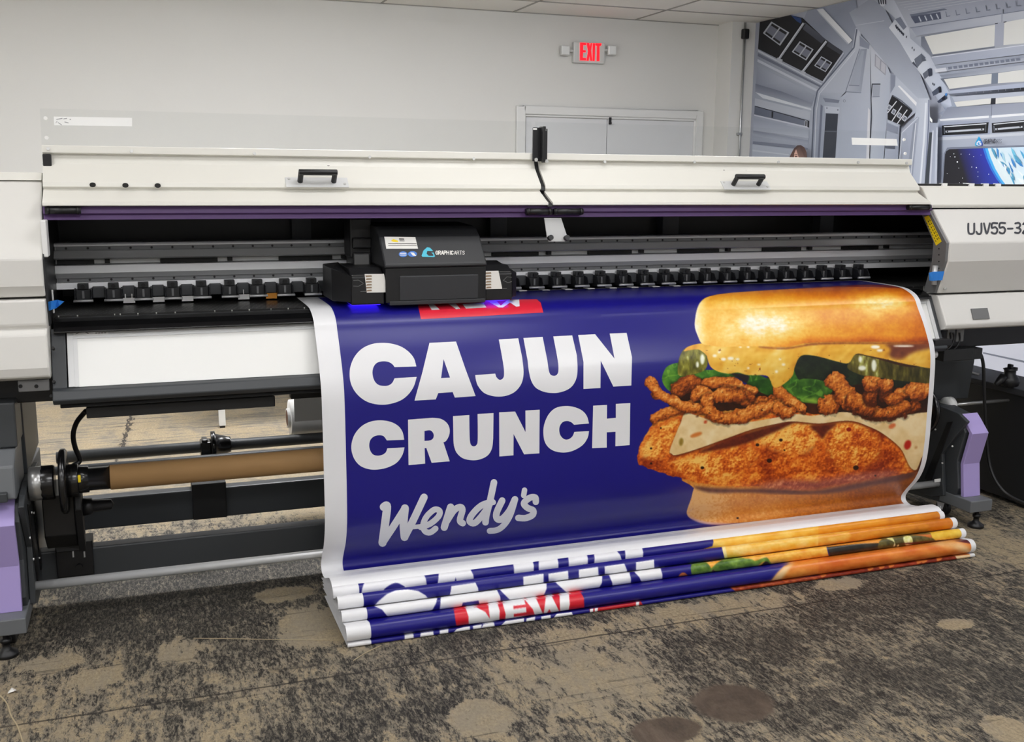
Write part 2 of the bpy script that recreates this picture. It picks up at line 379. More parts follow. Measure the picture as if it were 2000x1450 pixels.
# ---------------------------------------------------------------- the printed wall mural (a flat picture on the right-hand wall)
M_mural = printmat('mural_print', .55, .35)
class Flat:
    """flat printed shapes on the plane X = XR, one thin layer above the other"""
    def __init__(s): s.mb = MB(); s.c = []; s.k = 0
    def P(s, pts, cols, z5=True):
        s.k += 1; X = XR - .004 - s.k * .00025
        P = [at(1400 + p[0] / 3.3333, p[1] / 3.3333, X=X) if z5 else at(p[0], p[1], X=X) for p in pts]
        for q in P: q[2] = min(max(q[2], .02), CEIL - .004); q[1] = min(q[1], PY0 - .002)
        P = [P[i] for i in range(len(P)) if i == 0 or np.linalg.norm(P[i] - P[i - 1]) > 1e-4]
        t = tessellate_polygon([[Vector((p[1], p[2], 0)) for p in P]])
        s.mb.add(P, t)
        if not isinstance(cols[0], (tuple, list)): cols = [cols] * len(P)
        s.c += [(*lin(cols[i % len(cols)]), 1) for i in range(len(P))]
        return s
    def S(s, pts, wd, col, sub=1):
        for q in stroke_poly(pts, wd, sub, cap=False): s.P(q, col)
        return s
    def E(s, cx, cy, rx, ry, col, n=14):
        return s.P([(cx + rx * math.cos(2 * math.pi * k / n), cy + ry * math.sin(2 * math.pi * k / n)) for k in range(n)], col)
f = Flat()
yN = 1.2
X0 = XR - .004
f.mb.add([(X0, PY0 - .002, .02), (X0, yN, .02), (X0, yN, CEIL - .004), (X0, PY0 - .002, CEIL - .004)], [(0, 1, 2, 3)])
f.c += [(*lin((158, 163, 178)), 1)] * 4
# pale floor of the pictured corridor (seen below the printer)
f.mb.add([(X0 - .0002, PY0 - .002, .02), (X0 - .0002, yN, .02), (X0 - .0002, yN, .95), (X0 - .0002, PY0 - .002, .95)], [(0, 1, 2, 3)])
f.c += [(*lin((206, 210, 224)), 1)] * 4
f.P([(1920, 688), (2005, 706), (2005, 710), (1920, 691)], (120, 126, 142), False)
for x in (1882, 1886, 1892): f.P([(x, 690), (x + 1.5, 690), (x + 1.5, 716), (x, 716)], (165, 172, 190), False)
# --- left wall of the corridor
LW = (170, 177, 191)
f.P([(255, 330), (670, 590), (640, 640), (615, 1045), (225, 1045)], [(150, 157, 173), (158, 165, 180), LW, (160, 167, 184), (160, 168, 186)])
f.P([(270, 320), (690, 545), (655, 600), (262, 425)], [(140, 147, 163), (150, 157, 172), (170, 177, 190), (150, 157, 172)])
f.P([(270, 325), (690, 548), (688, 556), (270, 338)], (188, 194, 205)); f.P([(268, 345), (680, 560), (678, 572), (266, 365)], (104, 110, 127))
f.P([(266, 385), (668, 590), (664, 603), (264, 402)], (188, 195, 206))
f.P([(262, 430), (450, 520), (640, 620), (620, 690), (255, 560)], [(150, 157, 173), (165, 172, 187), (150, 157, 172), (130, 137, 154), (136, 143, 160)])
f.P([(252, 545), (420, 595), (620, 672), (615, 700), (250, 610)], [(112, 119, 136), (112, 119, 136), (128, 136, 152), (150, 157, 172), (146, 153, 170)])
f.P([(250, 600), (615, 708), (615, 718), (300, 640)], (205, 211, 220)); f.P([(248, 640), (612, 730), (606, 780), (246, 690)], (176, 183, 196))
f.P([(247, 688), (600, 788), (598, 832), (243, 748)], [(98, 105, 123), (112, 119, 136), (112, 119, 136), (96, 103, 120)])
f.P([(247, 688), (600, 786), (600, 792), (247, 693)], (40, 43, 54)); f.P([(243, 745), (598, 826), (598, 836), (243, 754)], (192, 198, 210))
f.P([(357, 725), (368, 728), (366, 768), (356, 766)], (28, 30, 38)); f.P([(573, 783), (590, 787), (588, 828), (572, 824)], (190, 196, 206)); f.P([(577, 788), (585, 790), (583, 822), (576, 820)], (25, 27, 34)); f.P([(590, 785), (602, 788), (600, 832), (590, 828)], (30, 33, 42))
f.P([(240, 770), (600, 850), (598, 900), (238, 850)], [(152, 160, 178), (160, 168, 184), (180, 187, 201), (172, 180, 196)])
f.P([(238, 850), (596, 915), (594, 940), (236, 885)], [(132, 139, 158), (145, 152, 170), (168, 175, 191), (166, 174, 190)])
f.P([(236, 920), (500, 945), (594, 965), (590, 975), (234, 938)], (122, 129, 148)); f.P([(232, 940), (590, 980), (580, 1040), (230, 1040)], [(178, 186, 202), (170, 178, 194), (160, 168, 186), (176, 184, 200)])
f.P([(232, 975), (470, 1005), (468, 1012), (232, 985)], (196, 203, 214))
# --- upper slope and the black console
f.P([(590, 60), (905, -5), (930, 180), (880, 330), (700, 540), (480, 330)], [(142, 148, 164), (132, 139, 156), (140, 147, 163), (150, 157, 172), (166, 173, 188), (120, 126, 142)])
f.P([(280, 142), (480, 98), (560, 118), (700, 250), (822, 338), (690, 530), (400, 385), (268, 318)], (28, 29, 34))
f.P([(480, 98), (550, 120), (552, 158), (520, 138)], (40, 66, 118))
f.P([(572, 145), (712, 258), (690, 290), (560, 190)], [(86, 90, 102), (70, 74, 86), (60, 63, 74), (74, 78, 90)]); f.P([(722, 268), (822, 335), (810, 360), (715, 300)], (58, 61, 70))
for a, c in (((566, 150), (402, 388)), ((714, 268), (556, 470))):
    f.S([a, c], 30, (16, 16, 20)); f.S([a, c], 15, (160, 166, 178)); f.S([(a[0] - 4, a[1]), (c[0] - 4, c[1])], 5, (205, 210, 218))
f.P([(395, 375), (430, 390), (420, 408), (390, 395)], (176, 182, 193)); f.P([(548, 458), (580, 470), (572, 485), (545, 475)], (176, 182, 193))
for q in ([(355, 140), (472, 212), (412, 298), (300, 216)], [(540, 268), (630, 322), (582, 394), (488, 338)], [(680, 366), (752, 408), (708, 470), (634, 428)]):
    q = [np.array(p, float) for p in q]; c = sum(q) / 4
    f.P(q, (176, 181, 192)); i = [c + (p - c) * .86 for p in q]
    f.P(i, (116, 120, 136))
    for u0, u1, vv0, vv1 in ((.02, .46, .02, .2), (.54, .98, .02, .2), (.02, .46, .84, .99), (.54, .98, .84, .99)):
        B = lambda u, v: (i[0] * (1 - u) + i[1] * u) * (1 - v) + (i[3] * (1 - u) + i[2] * u) * v
        f.P([B(u0, vv0), B(u1, vv0), B(u1, vv1), B(u0, vv1)], (24, 25, 30))
    f.S([(i[0] + i[1]) / 2, (i[3] + i[2]) / 2], 8, (178, 183, 194))
f.S([(690, 535), (825, 345)], 10, (176, 183, 196))
f.P([(650, 62), (692, 56), (882, 262), (856, 288)], [(196, 200, 208), (200, 203, 210), (222, 224, 228), (214, 217, 222)]); f.P([(660, 80), (668, 80), (860, 285), (852, 290)], (170, 175, 188))
# --- arch frame, recess, column
f.P([(905, 180), (940, 200), (930, 330), (835, 600), (800, 640), (640, 1045), (610, 1045), (635, 640), (660, 590), (880, 330)], [(182, 188, 200), (186, 192, 204), (176, 182, 196), (172, 179, 193), (168, 175, 190), (158, 166, 184), (150, 158, 176), (150, 157, 173), (172, 179, 194), (186, 192, 203)])
f.S([(912, 190), (893, 310), (655, 592), (632, 700), (618, 1040)], 9, (96, 103, 120)); f.S([(900, 330), (668, 612), (648, 720), (636, 1040)], 5, (200, 206, 216))
f.P([(930, 225), (998, 290), (1000, 560), (1010, 1045), (770, 1045), (800, 640), (840, 605)], [(182, 188, 200), (186, 192, 203), (176, 183, 197), (164, 172, 190), (168, 176, 192), (170, 178, 193), (172, 179, 194)])
f.P([(930, 232), (995, 290), (990, 320), (930, 300)], (134, 141, 158)); f.P([(935, 320), (978, 318), (940, 600), (840, 598)], [(150, 157, 172), (140, 147, 163), (150, 157, 173), (176, 182, 196)])
f.P([(945, 330), (960, 330), (925, 555), (865, 552)], (158, 165, 180)); f.S([(842, 598), (940, 604)], 5, (120, 127, 143)); f.S([(860, 555), (928, 558)], 6, (120, 127, 143)); f.S([(930, 318), (838, 600)], 5, (118, 125, 142))
f.P([(672, 620), (815, 640), (790, 1045), (645, 1045)], [(150, 158, 174), (168, 175, 190), (172, 180, 196), (150, 158, 176)])
f.P([(690, 636), (800, 652), (792, 672), (706, 664)], (118, 125, 142)); f.P([(676, 680), (690, 690), (668, 1045), (655, 1045)], (110, 117, 136)); f.P([(700, 690), (800, 700), (798, 738), (705, 735)], (182, 189, 202))
f.P([(710, 738), (790, 742), (770, 1045), (688, 1045)], (54, 59, 71)); f.S([(702, 855), (784, 858)], 4, (108, 113, 126))
for p in ((717, 704), (788, 716)): f.E(*p, 4, 6, (110, 116, 132))
f.E(830, 657, 8, 9, (120, 127, 143)); f.E(830, 657, 5, 6, (180, 187, 200))
f.P([(998, 290), (1105, 420), (1130, 480), (1115, 700), (1085, 1045), (1000, 1045), (1005, 560)], [(186, 191, 202), (178, 184, 198), (172, 179, 194), (166, 174, 190), (164, 172, 190), (176, 184, 198), (186, 192, 203)])
f.P([(1030, 350), (1105, 420), (1098, 492), (1028, 430)], (150, 152, 164)); f.P([(1036, 362), (1064, 388), (1060, 452), (1034, 428)], (178, 180, 190)); f.P([(1072, 398), (1100, 424), (1094, 480), (1068, 458)], (178, 180, 190))
f.S([(1012, 545), (1004, 640), (1008, 760), (992, 1040)], 6, (44, 47, 58)); f.S([(1010, 548), (1065, 548)], 8, (60, 64, 76)); f.P([(1018, 555), (1062, 555), (1058, 630), (1014, 632)], (158, 164, 178)); f.S([(1012, 632), (1060, 630)], 4, (112, 118, 134))
f.P([(985, 700), (1000, 720), (992, 1040), (972, 1040)], (204, 206, 214))
# --- small far console with frame
f.P([(1130, 475), (1165, 490), (1320, 630), (1310, 720), (1190, 820), (1180, 1045), (1090, 1045), (1115, 700)], [(150, 157, 173), (176, 183, 196), (178, 185, 198), (170, 177, 192), (158, 165, 182), (148, 156, 174), (160, 168, 186), (168, 175, 190)])
f.P([(1132, 480), (1164, 492), (1160, 560), (1130, 610)], (128, 135, 152))
f.P([(1178, 560), (1190, 558), (1302, 668), (1298, 692)], (222, 224, 228))
f.P([(1142, 618), (1275, 722), (1205, 818), (1112, 778), (1112, 690)], (26, 27, 33))
for a, c in (((1170, 660), (1112, 735)), ((1205, 690), (1140, 790)), ((1240, 715), (1175, 805))): f.S([a, c], 6, (210, 214, 222))
for cx_, cy_ in ((1152, 728), (1188, 752), (1222, 772), (1122, 700)): f.P([(cx_ - 3, cy_ - 22), (cx_ + 18, cy_ - 8), (cx_ + 3, cy_ + 22), (cx_ - 18, cy_ + 6)], (182, 187, 198)); f.P([(cx_ - 1, cy_ - 14), (cx_ + 11, cy_ - 4), (cx_ + 1, cy_ + 14), (cx_ - 11, cy_ + 4)], (112, 117, 130))
f.S([(1145, 622), (1200, 655), (1270, 715)], 8, (92, 97, 110)); f.S([(1112, 790), (1185, 822)], 6, (184, 190, 202))
f.P([(1110, 800), (1180, 830), (1175, 870), (1105, 850)], (132, 139, 156)); f.P([(1098, 950), (1160, 950), (1158, 970), (1097, 965)], (86, 92, 106))
# --- upper wall and the light spine
f.P([(862, 82), (1000, -8), (1060, -8), (1160, 185), (1300, 420), (1385, 640), (1310, 640), (1160, 490), (1000, 290), (905, 175)], [(150, 156, 170), (140, 146, 160), (138, 144, 158), (142, 148, 162), (146, 152, 166), (160, 167, 182), (166, 173, 188), (162, 169, 183), (158, 164, 178), (160, 166, 180)])
f.S([(905, 165), (1090, 135)], 4, (176, 181, 192))
f.P([(1015, -8), (1150, -8), (1250, 180), (1260, 250), (1385, 360), (1510, 600), (1530, 690), (1490, 722), (1440, 650), (1340, 500), (1270, 405), (1190, 270), (1120, 180), (1165, 120)], [(150, 156, 170), (170, 176, 190), (182, 187, 198), (176, 182, 194), (178, 184, 197), (176, 186, 205), (190, 198, 214), (120, 130, 152), (172, 180, 198), (188, 194, 205), (196, 201, 211), (182, 188, 200), (196, 200, 208), (170, 176, 188)])
f.P([(1040, -8), (1110, -8), (1090, 40), (1070, 40)], (186, 191, 200))
for k in range(4): f.P([(1045 + k * 16, -8), (1055 + k * 16, -8), (1062 + k * 14, 30), (1053 + k * 14, 24)], (48, 52, 64))
f.P([(1160, 125), (1195, 110), (1235, 175), (1215, 195)], (110, 116, 132))
for k in range(5): f.P([(1160 + k * 11, 165 + k * 13), (1168 + k * 11, 158 + k * 13), (1176 + k * 11, 180 + k * 11), (1168 + k * 11, 190 + k * 11)], (48, 52, 64))
for p in ((1212, 225), (1230, 240), (1268, 312), (1280, 325), (1402, 545), (1410, 552)): f.P([(p[0], p[1]), (p[0] + 5, p[1] - 10), (p[0] + 8, p[1]), (p[0] + 3, p[1] + 10)], (60, 64, 76))
for q, cc in (([(1285, 385), (1330, 350), (1360, 375), (1300, 440)], (100, 106, 120)), ([(1330, 345), (1352, 372), (1362, 395), (1335, 400)], (84, 90, 104)), ([(1270, 410), (1300, 440), (1310, 445), (1282, 400)], (70, 75, 88)), ([(1340, 480), (1390, 440), (1400, 470), (1352, 515)], (92, 98, 112)), ([(1372, 450), (1400, 445), (1402, 490), (1382, 500)], (52, 58, 74)),
              ([(1400, 600), (1450, 560), (1462, 590), (1410, 625)], (70, 78, 96)), ([(1440, 570), (1458, 562), (1462, 600), (1448, 605)], (20, 24, 40)), ([(1435, 660), (1490, 615), (1500, 640), (1445, 672)], (56, 64, 84)), ([(1462, 640), (1482, 622), (1488, 648), (1470, 655)], (16, 20, 36)), ([(1485, 610), (1500, 605), (1498, 622), (1488, 625)], (70, 130, 200))):
    f.P(q, cc)
# --- ceiling of the corridor
f.P([(1150, -8), (2020, -8), (2020, 700), (1500, 760), (1440, 740), (1530, 690), (1510, 600), (1385, 360), (1260, 250), (1250, 180)], [(150, 155, 168), (138, 143, 158), (150, 157, 173), (140, 147, 165), (140, 148, 166), (150, 160, 180), (150, 158, 175), (150, 157, 172), (150, 156, 170), (160, 165, 177)])
for k in range(5): f.S([(1170 + 25 * k, 20 + 14 * k), (2010, -100 + 14 * k)], 4, (166, 171, 182))
f.P([(1255, 95), (1480, 55), (1500, 62), (1270, 110)], (98, 104, 120)); f.P([(1262, 108), (1455, 78), (1462, 122), (1290, 152)], (74, 81, 100))
for k in range(4): f.S([(1315 + 38 * k, 108 - 6 * k), (1330 + 38 * k, 140 - 6 * k)], 8, (178, 183, 194))
for k in range(8): f.S([(1490 + 65 * k, 75 - 10 * k), (1496 + 65 * k, 108 - 10 * k), (1520 + 65 * k, 103 - 10 * k)], 5, (110, 116, 131))
f.P([(1262, 178), (2020, 62), (2020, 120), (1300, 235)], [(142, 148, 163), (172, 176, 186), (166, 171, 183), (150, 156, 170)]); f.S([(1258, 182), (2010, 66)], 5, (108, 114, 130)); f.S([(1858, 60), (1855, 160)], 8, (140, 145, 158))
f.P([(1330, 238), (1815, 152), (2020, 118), (2020, 300), (1400, 372), (1330, 300)], [(100, 106, 120), (150, 156, 168), (160, 165, 176), (164, 169, 180), (120, 126, 140), (112, 118, 132)])
f.P([(1352, 238), (1812, 160), (1806, 300), (1406, 354)], (200, 201, 199)); f.P([(1872, 145), (2020, 118), (2020, 280), (1866, 294)], (200, 201, 199)); f.P([(1812, 155), (1870, 145), (1862, 300), (1806, 305)], (152, 157, 172))
for p in ((1820, 152), (1876, 142)): f.P([(p[0] - 10, p[1]), (p[0] + 12, p[1] - 4), (p[0] + 8, p[1] + 3), (p[0] - 8, p[1] + 6)], (44, 46, 54))
f.P([(1405, 372), (2020, 292), (2020, 350), (1430, 420)], [(150, 157, 174), (162, 168, 184), (158, 165, 182), (150, 157, 174)]); f.S([(1400, 372), (2010, 293)], 5, (196, 201, 212)); f.S([(1405, 362), (1810, 306)], 6, (92, 98, 110))
f.P([(1440, 452), (2020, 376), (2020, 398), (1460, 468)], (160, 166, 180))
for k in range(14): f.P([(1505 + 34 * k, 436 - 4.4 * k), (1530 + 34 * k, 433 - 4.4 * k), (1532 + 34 * k, 450 - 4.4 * k), (1508 + 34 * k, 453 - 4.4 * k)], (108, 115, 132))
f.P([(1418, 450), (1490, 440), (1500, 465), (1425, 472)], (196, 200, 210))
f.P([(1450, 490), (2020, 420), (2020, 450), (1480, 512)], [(120, 127, 143), (168, 173, 186), (172, 178, 190), (140, 147, 162)])
f.P([(1455, 512), (1790, 478), (2020, 448), (2020, 540), (1520, 590)], [(92, 98, 112), (120, 126, 140), (150, 156, 168), (150, 156, 170), (108, 114, 130)])
f.P([(1478, 516), (1790, 480), (1786, 545), (1514, 580)], (204, 205, 203)); f.P([(1832, 476), (2020, 450), (2020, 530), (1830, 542)], (204, 205, 203)); f.P([(1792, 480), (1830, 476), (1828, 545), (1788, 548)], (110, 120, 136))
f.P([(1520, 590), (2020, 538), (2020, 572), (1500, 612)], (162, 170, 190)); f.P([(1500, 612), (2020, 568), (2020, 592), (1560, 626)], [(110, 116, 132), (24, 26, 34), (26, 28, 36), (84, 90, 104)])
for k in range(8): f.S([(1640 + 48 * k, 600 - 4 * k), (1641 + 48 * k, 612 - 4 * k)], 4, (110, 114, 126))
f.P([(1530, 630), (2020, 594), (2020, 622), (1548, 662)], (170, 177, 192)); f.P([(1545, 664), (1786, 640), (1782, 676), (1562, 696)], (206, 207, 205)); f.P([(1816, 640), (2020, 620), (2020, 664), (1815, 676)], (206, 207, 205)); f.P([(1786, 640), (1816, 638), (1814, 680), (1782, 682)], (34, 36, 44))
f.P([(1500, 700), (2020, 665), (2020, 750), (1450, 780)], [(124, 131, 148), (146, 152, 168), (150, 157, 172), (142, 149, 166)]); f.S([(1790, 680), (1786, 780)], 5, (110, 116, 132))
# --- end wall with vents, sign and space window
f.P([(1440, 775), (2020, 742), (2020, 1230), (1430, 1230)], [(160, 167, 182), (166, 173, 187), (166, 173, 188), (158, 166, 184)])
f.P([(1450, 776), (1772, 753), (1770, 768), (1455, 788)], (220, 223, 228)); f.P([(1790, 752), (2020, 735), (2020, 750), (1790, 768)], (220, 223, 228))
f.P([(1448, 798), (1778, 780), (1778, 875), (1440, 905)], (150, 158, 178)); f.P([(1440, 895), (2020, 862), (2020, 880), (1445, 915)], (186, 192, 203))
for x0, x1, dy in ((1466, 1770, 0), (1790, 2020, -16)):
    f.P([(x0, 818 + dy), (x1, 796 + dy), (x1 - 6, 868 + dy), (x0 + 2, 882 + dy)], (24, 25, 30)); f.S([(x0 + 12, 826 + dy), (x1 - 15, 806 + dy)], 6, (206, 211, 219))
    f.P([(x0 + 22, 852 + dy), (x1 - 30, 836 + dy), (x1 - 30, 848 + dy), (x0 + 24, 864 + dy)], (178, 184, 195)); f.E(x0 + 36, 857 + dy, 5, 5, (16, 17, 20)); f.E(x1 - 45, 842 + dy, 5, 5, (16, 17, 20))
    f.S([(x0 + 14, 835 + dy), (x0 + 16, 872 + dy)], 5, (112, 118, 130)); f.S([(x1 - 18, 815 + dy), (x1 - 20, 860 + dy)], 5, (84, 90, 100))
# droplet mark and name
f.P([(1706, 888), (1716, 902), (1730, 930), (1731, 944), (1724, 951), (1690, 952), (1681, 946), (1683, 930)], [(40, 160, 210), (36, 140, 205), (44, 90, 190), (60, 70, 175), (58, 76, 180), (30, 150, 205), (34, 170, 210), (36, 160, 210)])
f.P([(1705, 915), (1716, 922), (1722, 922), (1712, 930), (1706, 926), (1696, 936), (1702, 944), (1714, 942), (1714, 936), (1706, 936), (1708, 930), (1722, 930), (1722, 946), (1702, 949), (1690, 942), (1692, 928)], (206, 212, 224))
for q in text_polys('GRAPHIC', 1737, -936, 28, 9, 12, 3.2, .12): f.P([(p[0], -p[1] - (p[0] - 1737) * .045) for p in q], (42, 44, 52))
for q in text_polys('ARTS', 1812, -934, 26, 8, 11, 1.8, .12): f.P([(p[0], -p[1] - (p[0] - 1812) * .045) for p in q], (72, 76, 88))
f.P([(1478, 1000), (1500, 962), (1530, 958), (2020, 945), (2020, 1230), (1462, 1230)], (112, 119, 136))
f.P([(1486, 1005), (1494, 985), (1515, 972), (2020, 956), (2020, 1230), (1470, 1230)], (31, 31, 38))
f.P([(1560, 970), (1740, 966), (1850, 1230), (1640, 1230)], [(31, 31, 40), (44, 52, 165), (40, 60, 170), (31, 31, 44)])
def arc(o): return [(1732 + o, 966), (1752 + o, 1030), (1782 + o, 1100), (1820 + o, 1165), (1868 + o, 1230)]
f.P(arc(0) + [(2020, 1230), (2020, 956)], (44, 110, 205)); f.P(arc(14) + [(2020, 1230), (2020, 956)], (70, 165, 225)); f.P(arc(32) + [(2020, 1230), (2020, 956)], [(206, 220, 226)] * 5 + [(214, 230, 238), (190, 215, 235)])
for i in range(46):
    t = rnd.random(); x = 1800 + 215 * rnd.random(); y = 992 + 205 * rnd.random()
    if x < 1785 + (y - 966) * .55: continue
    a = rnd.uniform(.6, 1.4); l = rnd.uniform(14, 48); h = rnd.uniform(4, 13)
    cc = rnd.choice([(78, 160, 205), (60, 130, 195), (110, 185, 215), (226, 234, 238), (80, 150, 185), (160, 200, 218)])
    f.P([(x + math.cos(a) * l * u - math.sin(a) * h * v * rnd.uniform(.5, 1.2), y + math.sin(a) * l * u + math.cos(a) * h * v * rnd.uniform(.5, 1.2)) for u, v in ((-1, 0), (-.4, -1), (.4, -.8), (1, 0), (.5, 1), (-.5, .8))], cc)
for sx, sy, r in ((1543, 1002, 3), (1566, 1055, 5), (1550, 1022, 4), (1590, 1004, 2.5), (1690, 1092, 4), (1660, 1088, 3), (1700, 1120, 2.5), (1770, 1135, 3), (1645, 1005, 2.5), (1672, 1020, 2.5), (1600, 1160, 2.5), (1500, 1130, 2), (1575, 1095, 2.5), (1520, 1020, 2), (1720, 1010, 2), (1580, 1190, 2), (1700, 1150, 2.5)): f.E(sx, sy, r, r, (235, 238, 245), 8)
f.P([(1600, 1190), (1640, 1192), (1690, 1200), (1700, 1212), (1610, 1212)], (178, 182, 188)); f.P([(1455, 1206), (1502, 1204), (1500, 1213), (1455, 1213)], (232, 234, 236))
# --- near columns between the two walls
f.P([(1310, 640), (1385, 640), (1388, 780), (1372, 1230), (1300, 1230), (1250, 1180), (1262, 900)], [(174, 181, 194), (180, 187, 199), (176, 183, 197), (166, 174, 190), (158, 166, 184), (160, 168, 186), (166, 173, 188)])
f.P([(1305, 760), (1318, 765), (1275, 1150), (1215, 1100), (1200, 870)], [(120, 127, 143), (150, 157, 173), (140, 147, 165), (150, 158, 176), (156, 163, 180)]); f.P([(1280, 810), (1298, 790), (1268, 1100), (1245, 1080)], (128, 135, 150)); f.S([(1310, 765), (1205, 865), (1190, 1040)], 6, (188, 194, 206))
f.S([(1362, 670), (1350, 900), (1322, 1225)], 12, (206, 211, 220)); f.S([(1380, 650), (1378, 800), (1366, 1000), (1355, 1225)], 7, (108, 116, 140)); f.S([(1296, 800), (1262, 1160)], 7, (196, 201, 211))
f.P([(1388, 800), (1440, 800), (1432, 1230), (1360, 1230)], [(140, 147, 164), (150, 157, 174), (162, 170, 188), (150, 158, 178)]); f.P([(1384, 862), (1402, 862), (1378, 1230), (1350, 1230)], (56, 62, 70)); f.P([(1404, 850), (1412, 850), (1392, 1230), (1382, 1230)], (188, 194, 206)); f.P([(1428, 830), (1440, 830), (1432, 1230), (1416, 1230)], (176, 183, 198))
f.P([(1386, 760), (1404, 780), (1402, 800), (1388, 785)], (226, 229, 232))
# --- printed figure's head with brown hair
f.P([(462, 1045), (482, 1005), (502, 968), (525, 946), (548, 945), (570, 960), (584, 990), (590, 1045)], [(88, 66, 62), (96, 70, 64), (84, 62, 60), (70, 54, 52), (76, 58, 56), (84, 62, 58), (98, 74, 68), (104, 80, 74)])
f.P([(500, 1045), (504, 1000), (516, 972), (530, 980), (545, 1020), (548, 1045)], [(224, 184, 168), (220, 178, 162), (206, 162, 148), (214, 172, 158), (218, 180, 166), (220, 184, 170)])
f.P([(516, 972), (540, 955), (580, 1045), (540, 1045)], [(110, 84, 78), (92, 70, 66), (128, 102, 96), (140, 112, 104)]); f.E(516, 1020, 9, 4, (70, 48, 44)); f.S([(505, 1008), (524, 1006)], 4, (112, 82, 72))
cm = [c for c in f.c]
mo = f.mb.build('wall_mural', M_mural, col=cm)
tag(mo, 'full-height printed mural of a grey spaceship corridor on the right-hand wall', 'mural')
# ---------------------------------------------------------------- the printer
M_cream = mat('cover_cream', (226, 224, 216), 0.38, bump=.03, bscale=500)
M_cab = mat('cabinet_white', (221, 219, 214), 0.42, bump=.03, bscale=500)
M_char = mat('charcoal_paint', (60, 63, 66), 0.45, bump=.05, bscale=400)
M_grey = mat('mid_grey_paint', (104, 107, 110), 0.45, bump=.05, bscale=400)
M_black = mat('satin_black', (22, 22, 24), 0.42)
M_roll = mat('roller_grey', (38, 39, 42), .45)
M_matte = mat('matte_black', (13, 13, 14), 0.6)
M_rail = mat('brushed_rail', (214, 215, 217), .36, .15)
M_rail2 = mat('rail_steel', (120, 121, 123), .4, .2)
M_alu = mat('aluminium', (206, 207, 208), .34, .35)
M_alud = mat('aluminium_frame', (214, 215, 215), .4, .1)
M_lilac = mat('lilac_paint', (168, 152, 208), .4)
M_violet = mat('violet_window', (92, 64, 116), .45, spec=.4)
M_white = mat('white_plastic', (236, 236, 234), .4)
M_panel = mat('white_diffuser', (240, 240, 237), .45)
M_shaft = mat('gloss_black', (16, 16, 17), .22, spec=.6)
M_yellow = mat('yellow_label', (248, 218, 30), .5)
M_gplate = mat('side_plate_grey', (112, 112, 112), .5)
M_dark2 = mat('dark_grey_plastic', (46, 47, 50), .5)
M_rib = mat('housing_rib_grey', (74, 76, 80), .5)
M_steel = mat('turned_steel', (176, 176, 175), .3, .75)
M_screw = mat('screw_steel', (205, 205, 203), .35, .4)
M_uv = mat('uv_lamp', (90, 60, 255), .4, emit=(70, 40, 255), estr=1.7)
def acrylic():
    m = bpy.data.materials.new('clear_acrylic'); m.use_nodes = True; nt = m.node_tree; N = nt.nodes; L = nt.links
    N.remove(N['Principled BSDF']); out = [n for n in N if n.type == 'OUTPUT_MATERIAL'][0]
    t = N.new('ShaderNodeBsdfTransparent'); t.inputs[0].default_value = (.975, .98, .98, 1)
    g = N.new('ShaderNodeBsdfGlossy'); g.inputs['Roughness'].default_value = .05
    fr = N.new('ShaderNodeFresnel'); fr.inputs[0].default_value = 1.45
    m1 = N.new('ShaderNodeMixShader'); ge = N.new('ShaderNodeNewGeometry'); mu = N.new('ShaderNodeMath'); mu.operation = 'MULTIPLY_ADD'; mu.inputs[1].default_value = -1; mu.inputs[2].default_value = 1; L.new(ge.outputs['Backfacing'], mu.inputs[0]); m0 = N.new('ShaderNodeMath'); m0.operation = 'MULTIPLY'; L.new(mu.outputs[0], m0.inputs[0]); L.new(fr.outputs[0], m0.inputs[1]); L.new(m0.outputs[0], m1.inputs[0]); L.new(t.outputs[0], m1.inputs[1]); L.new(g.outputs[0], m1.inputs[2]); L.new(m1.outputs[0], out.inputs[0])
    return m
M_acryl = acrylic()
PR = thing('wide_format_printer', 'very wide white roll-fed printer with black print bay and lilac leg covers', 'printer', (1.474, 3.9, 0))
CX2 = 2.948   # mirror: x -> CX2 - x
XI0, XI1 = -.277, 3.225

# ---- left cabinet
lc = MB().prism([(4.35, 1.488), (3.75, 1.49), (3.70, 1.468), (3.497, 1.24), (3.497, 1.155), (3.515, 1.12), (4.35, 1.12)], -1.35, XI0).build('left_cabinet', M_cab, PR, .006)
MB().prism([(4.35, 1.113), (3.492, 1.113), (3.486, 1.035), (3.497, 1.022), (3.474, 1.008), (3.456, .905), (3.462, .875), (3.50, .862), (4.35, .862)], -1.35, XI0).build('lower_cover', M_cab, lc, .006)
MB().prism([(3.72, 1.50), (3.70, 1.475), (3.76, 1.475), (3.76, 1.50)], -1.35, XI0).build('top_lip', M_cream, lc, .003)
q0 = at(83, 430, Y=3.56); q1 = at(89.5, 501, Y=3.56)
MB().box(XI0, XI0 + .016, 3.52, 3.60, q1[2], q0[2]).build('latch_strip', M_white, lc, .003)
b = MB().box(*[at(36, 757, Y=3.5)[0], at(97, 757, Y=3.5)[0]], 3.49, 3.51, .826, .862)
b.build('mounting_bracket', M_gplate, lc, .003)
for px in (40, 71):
    c = at(px, 755, Y=3.488); MB().cyl(c, c + np.array([0, .006, 0]), .006, 12).build('bracket_bolt', M_matte, lc)
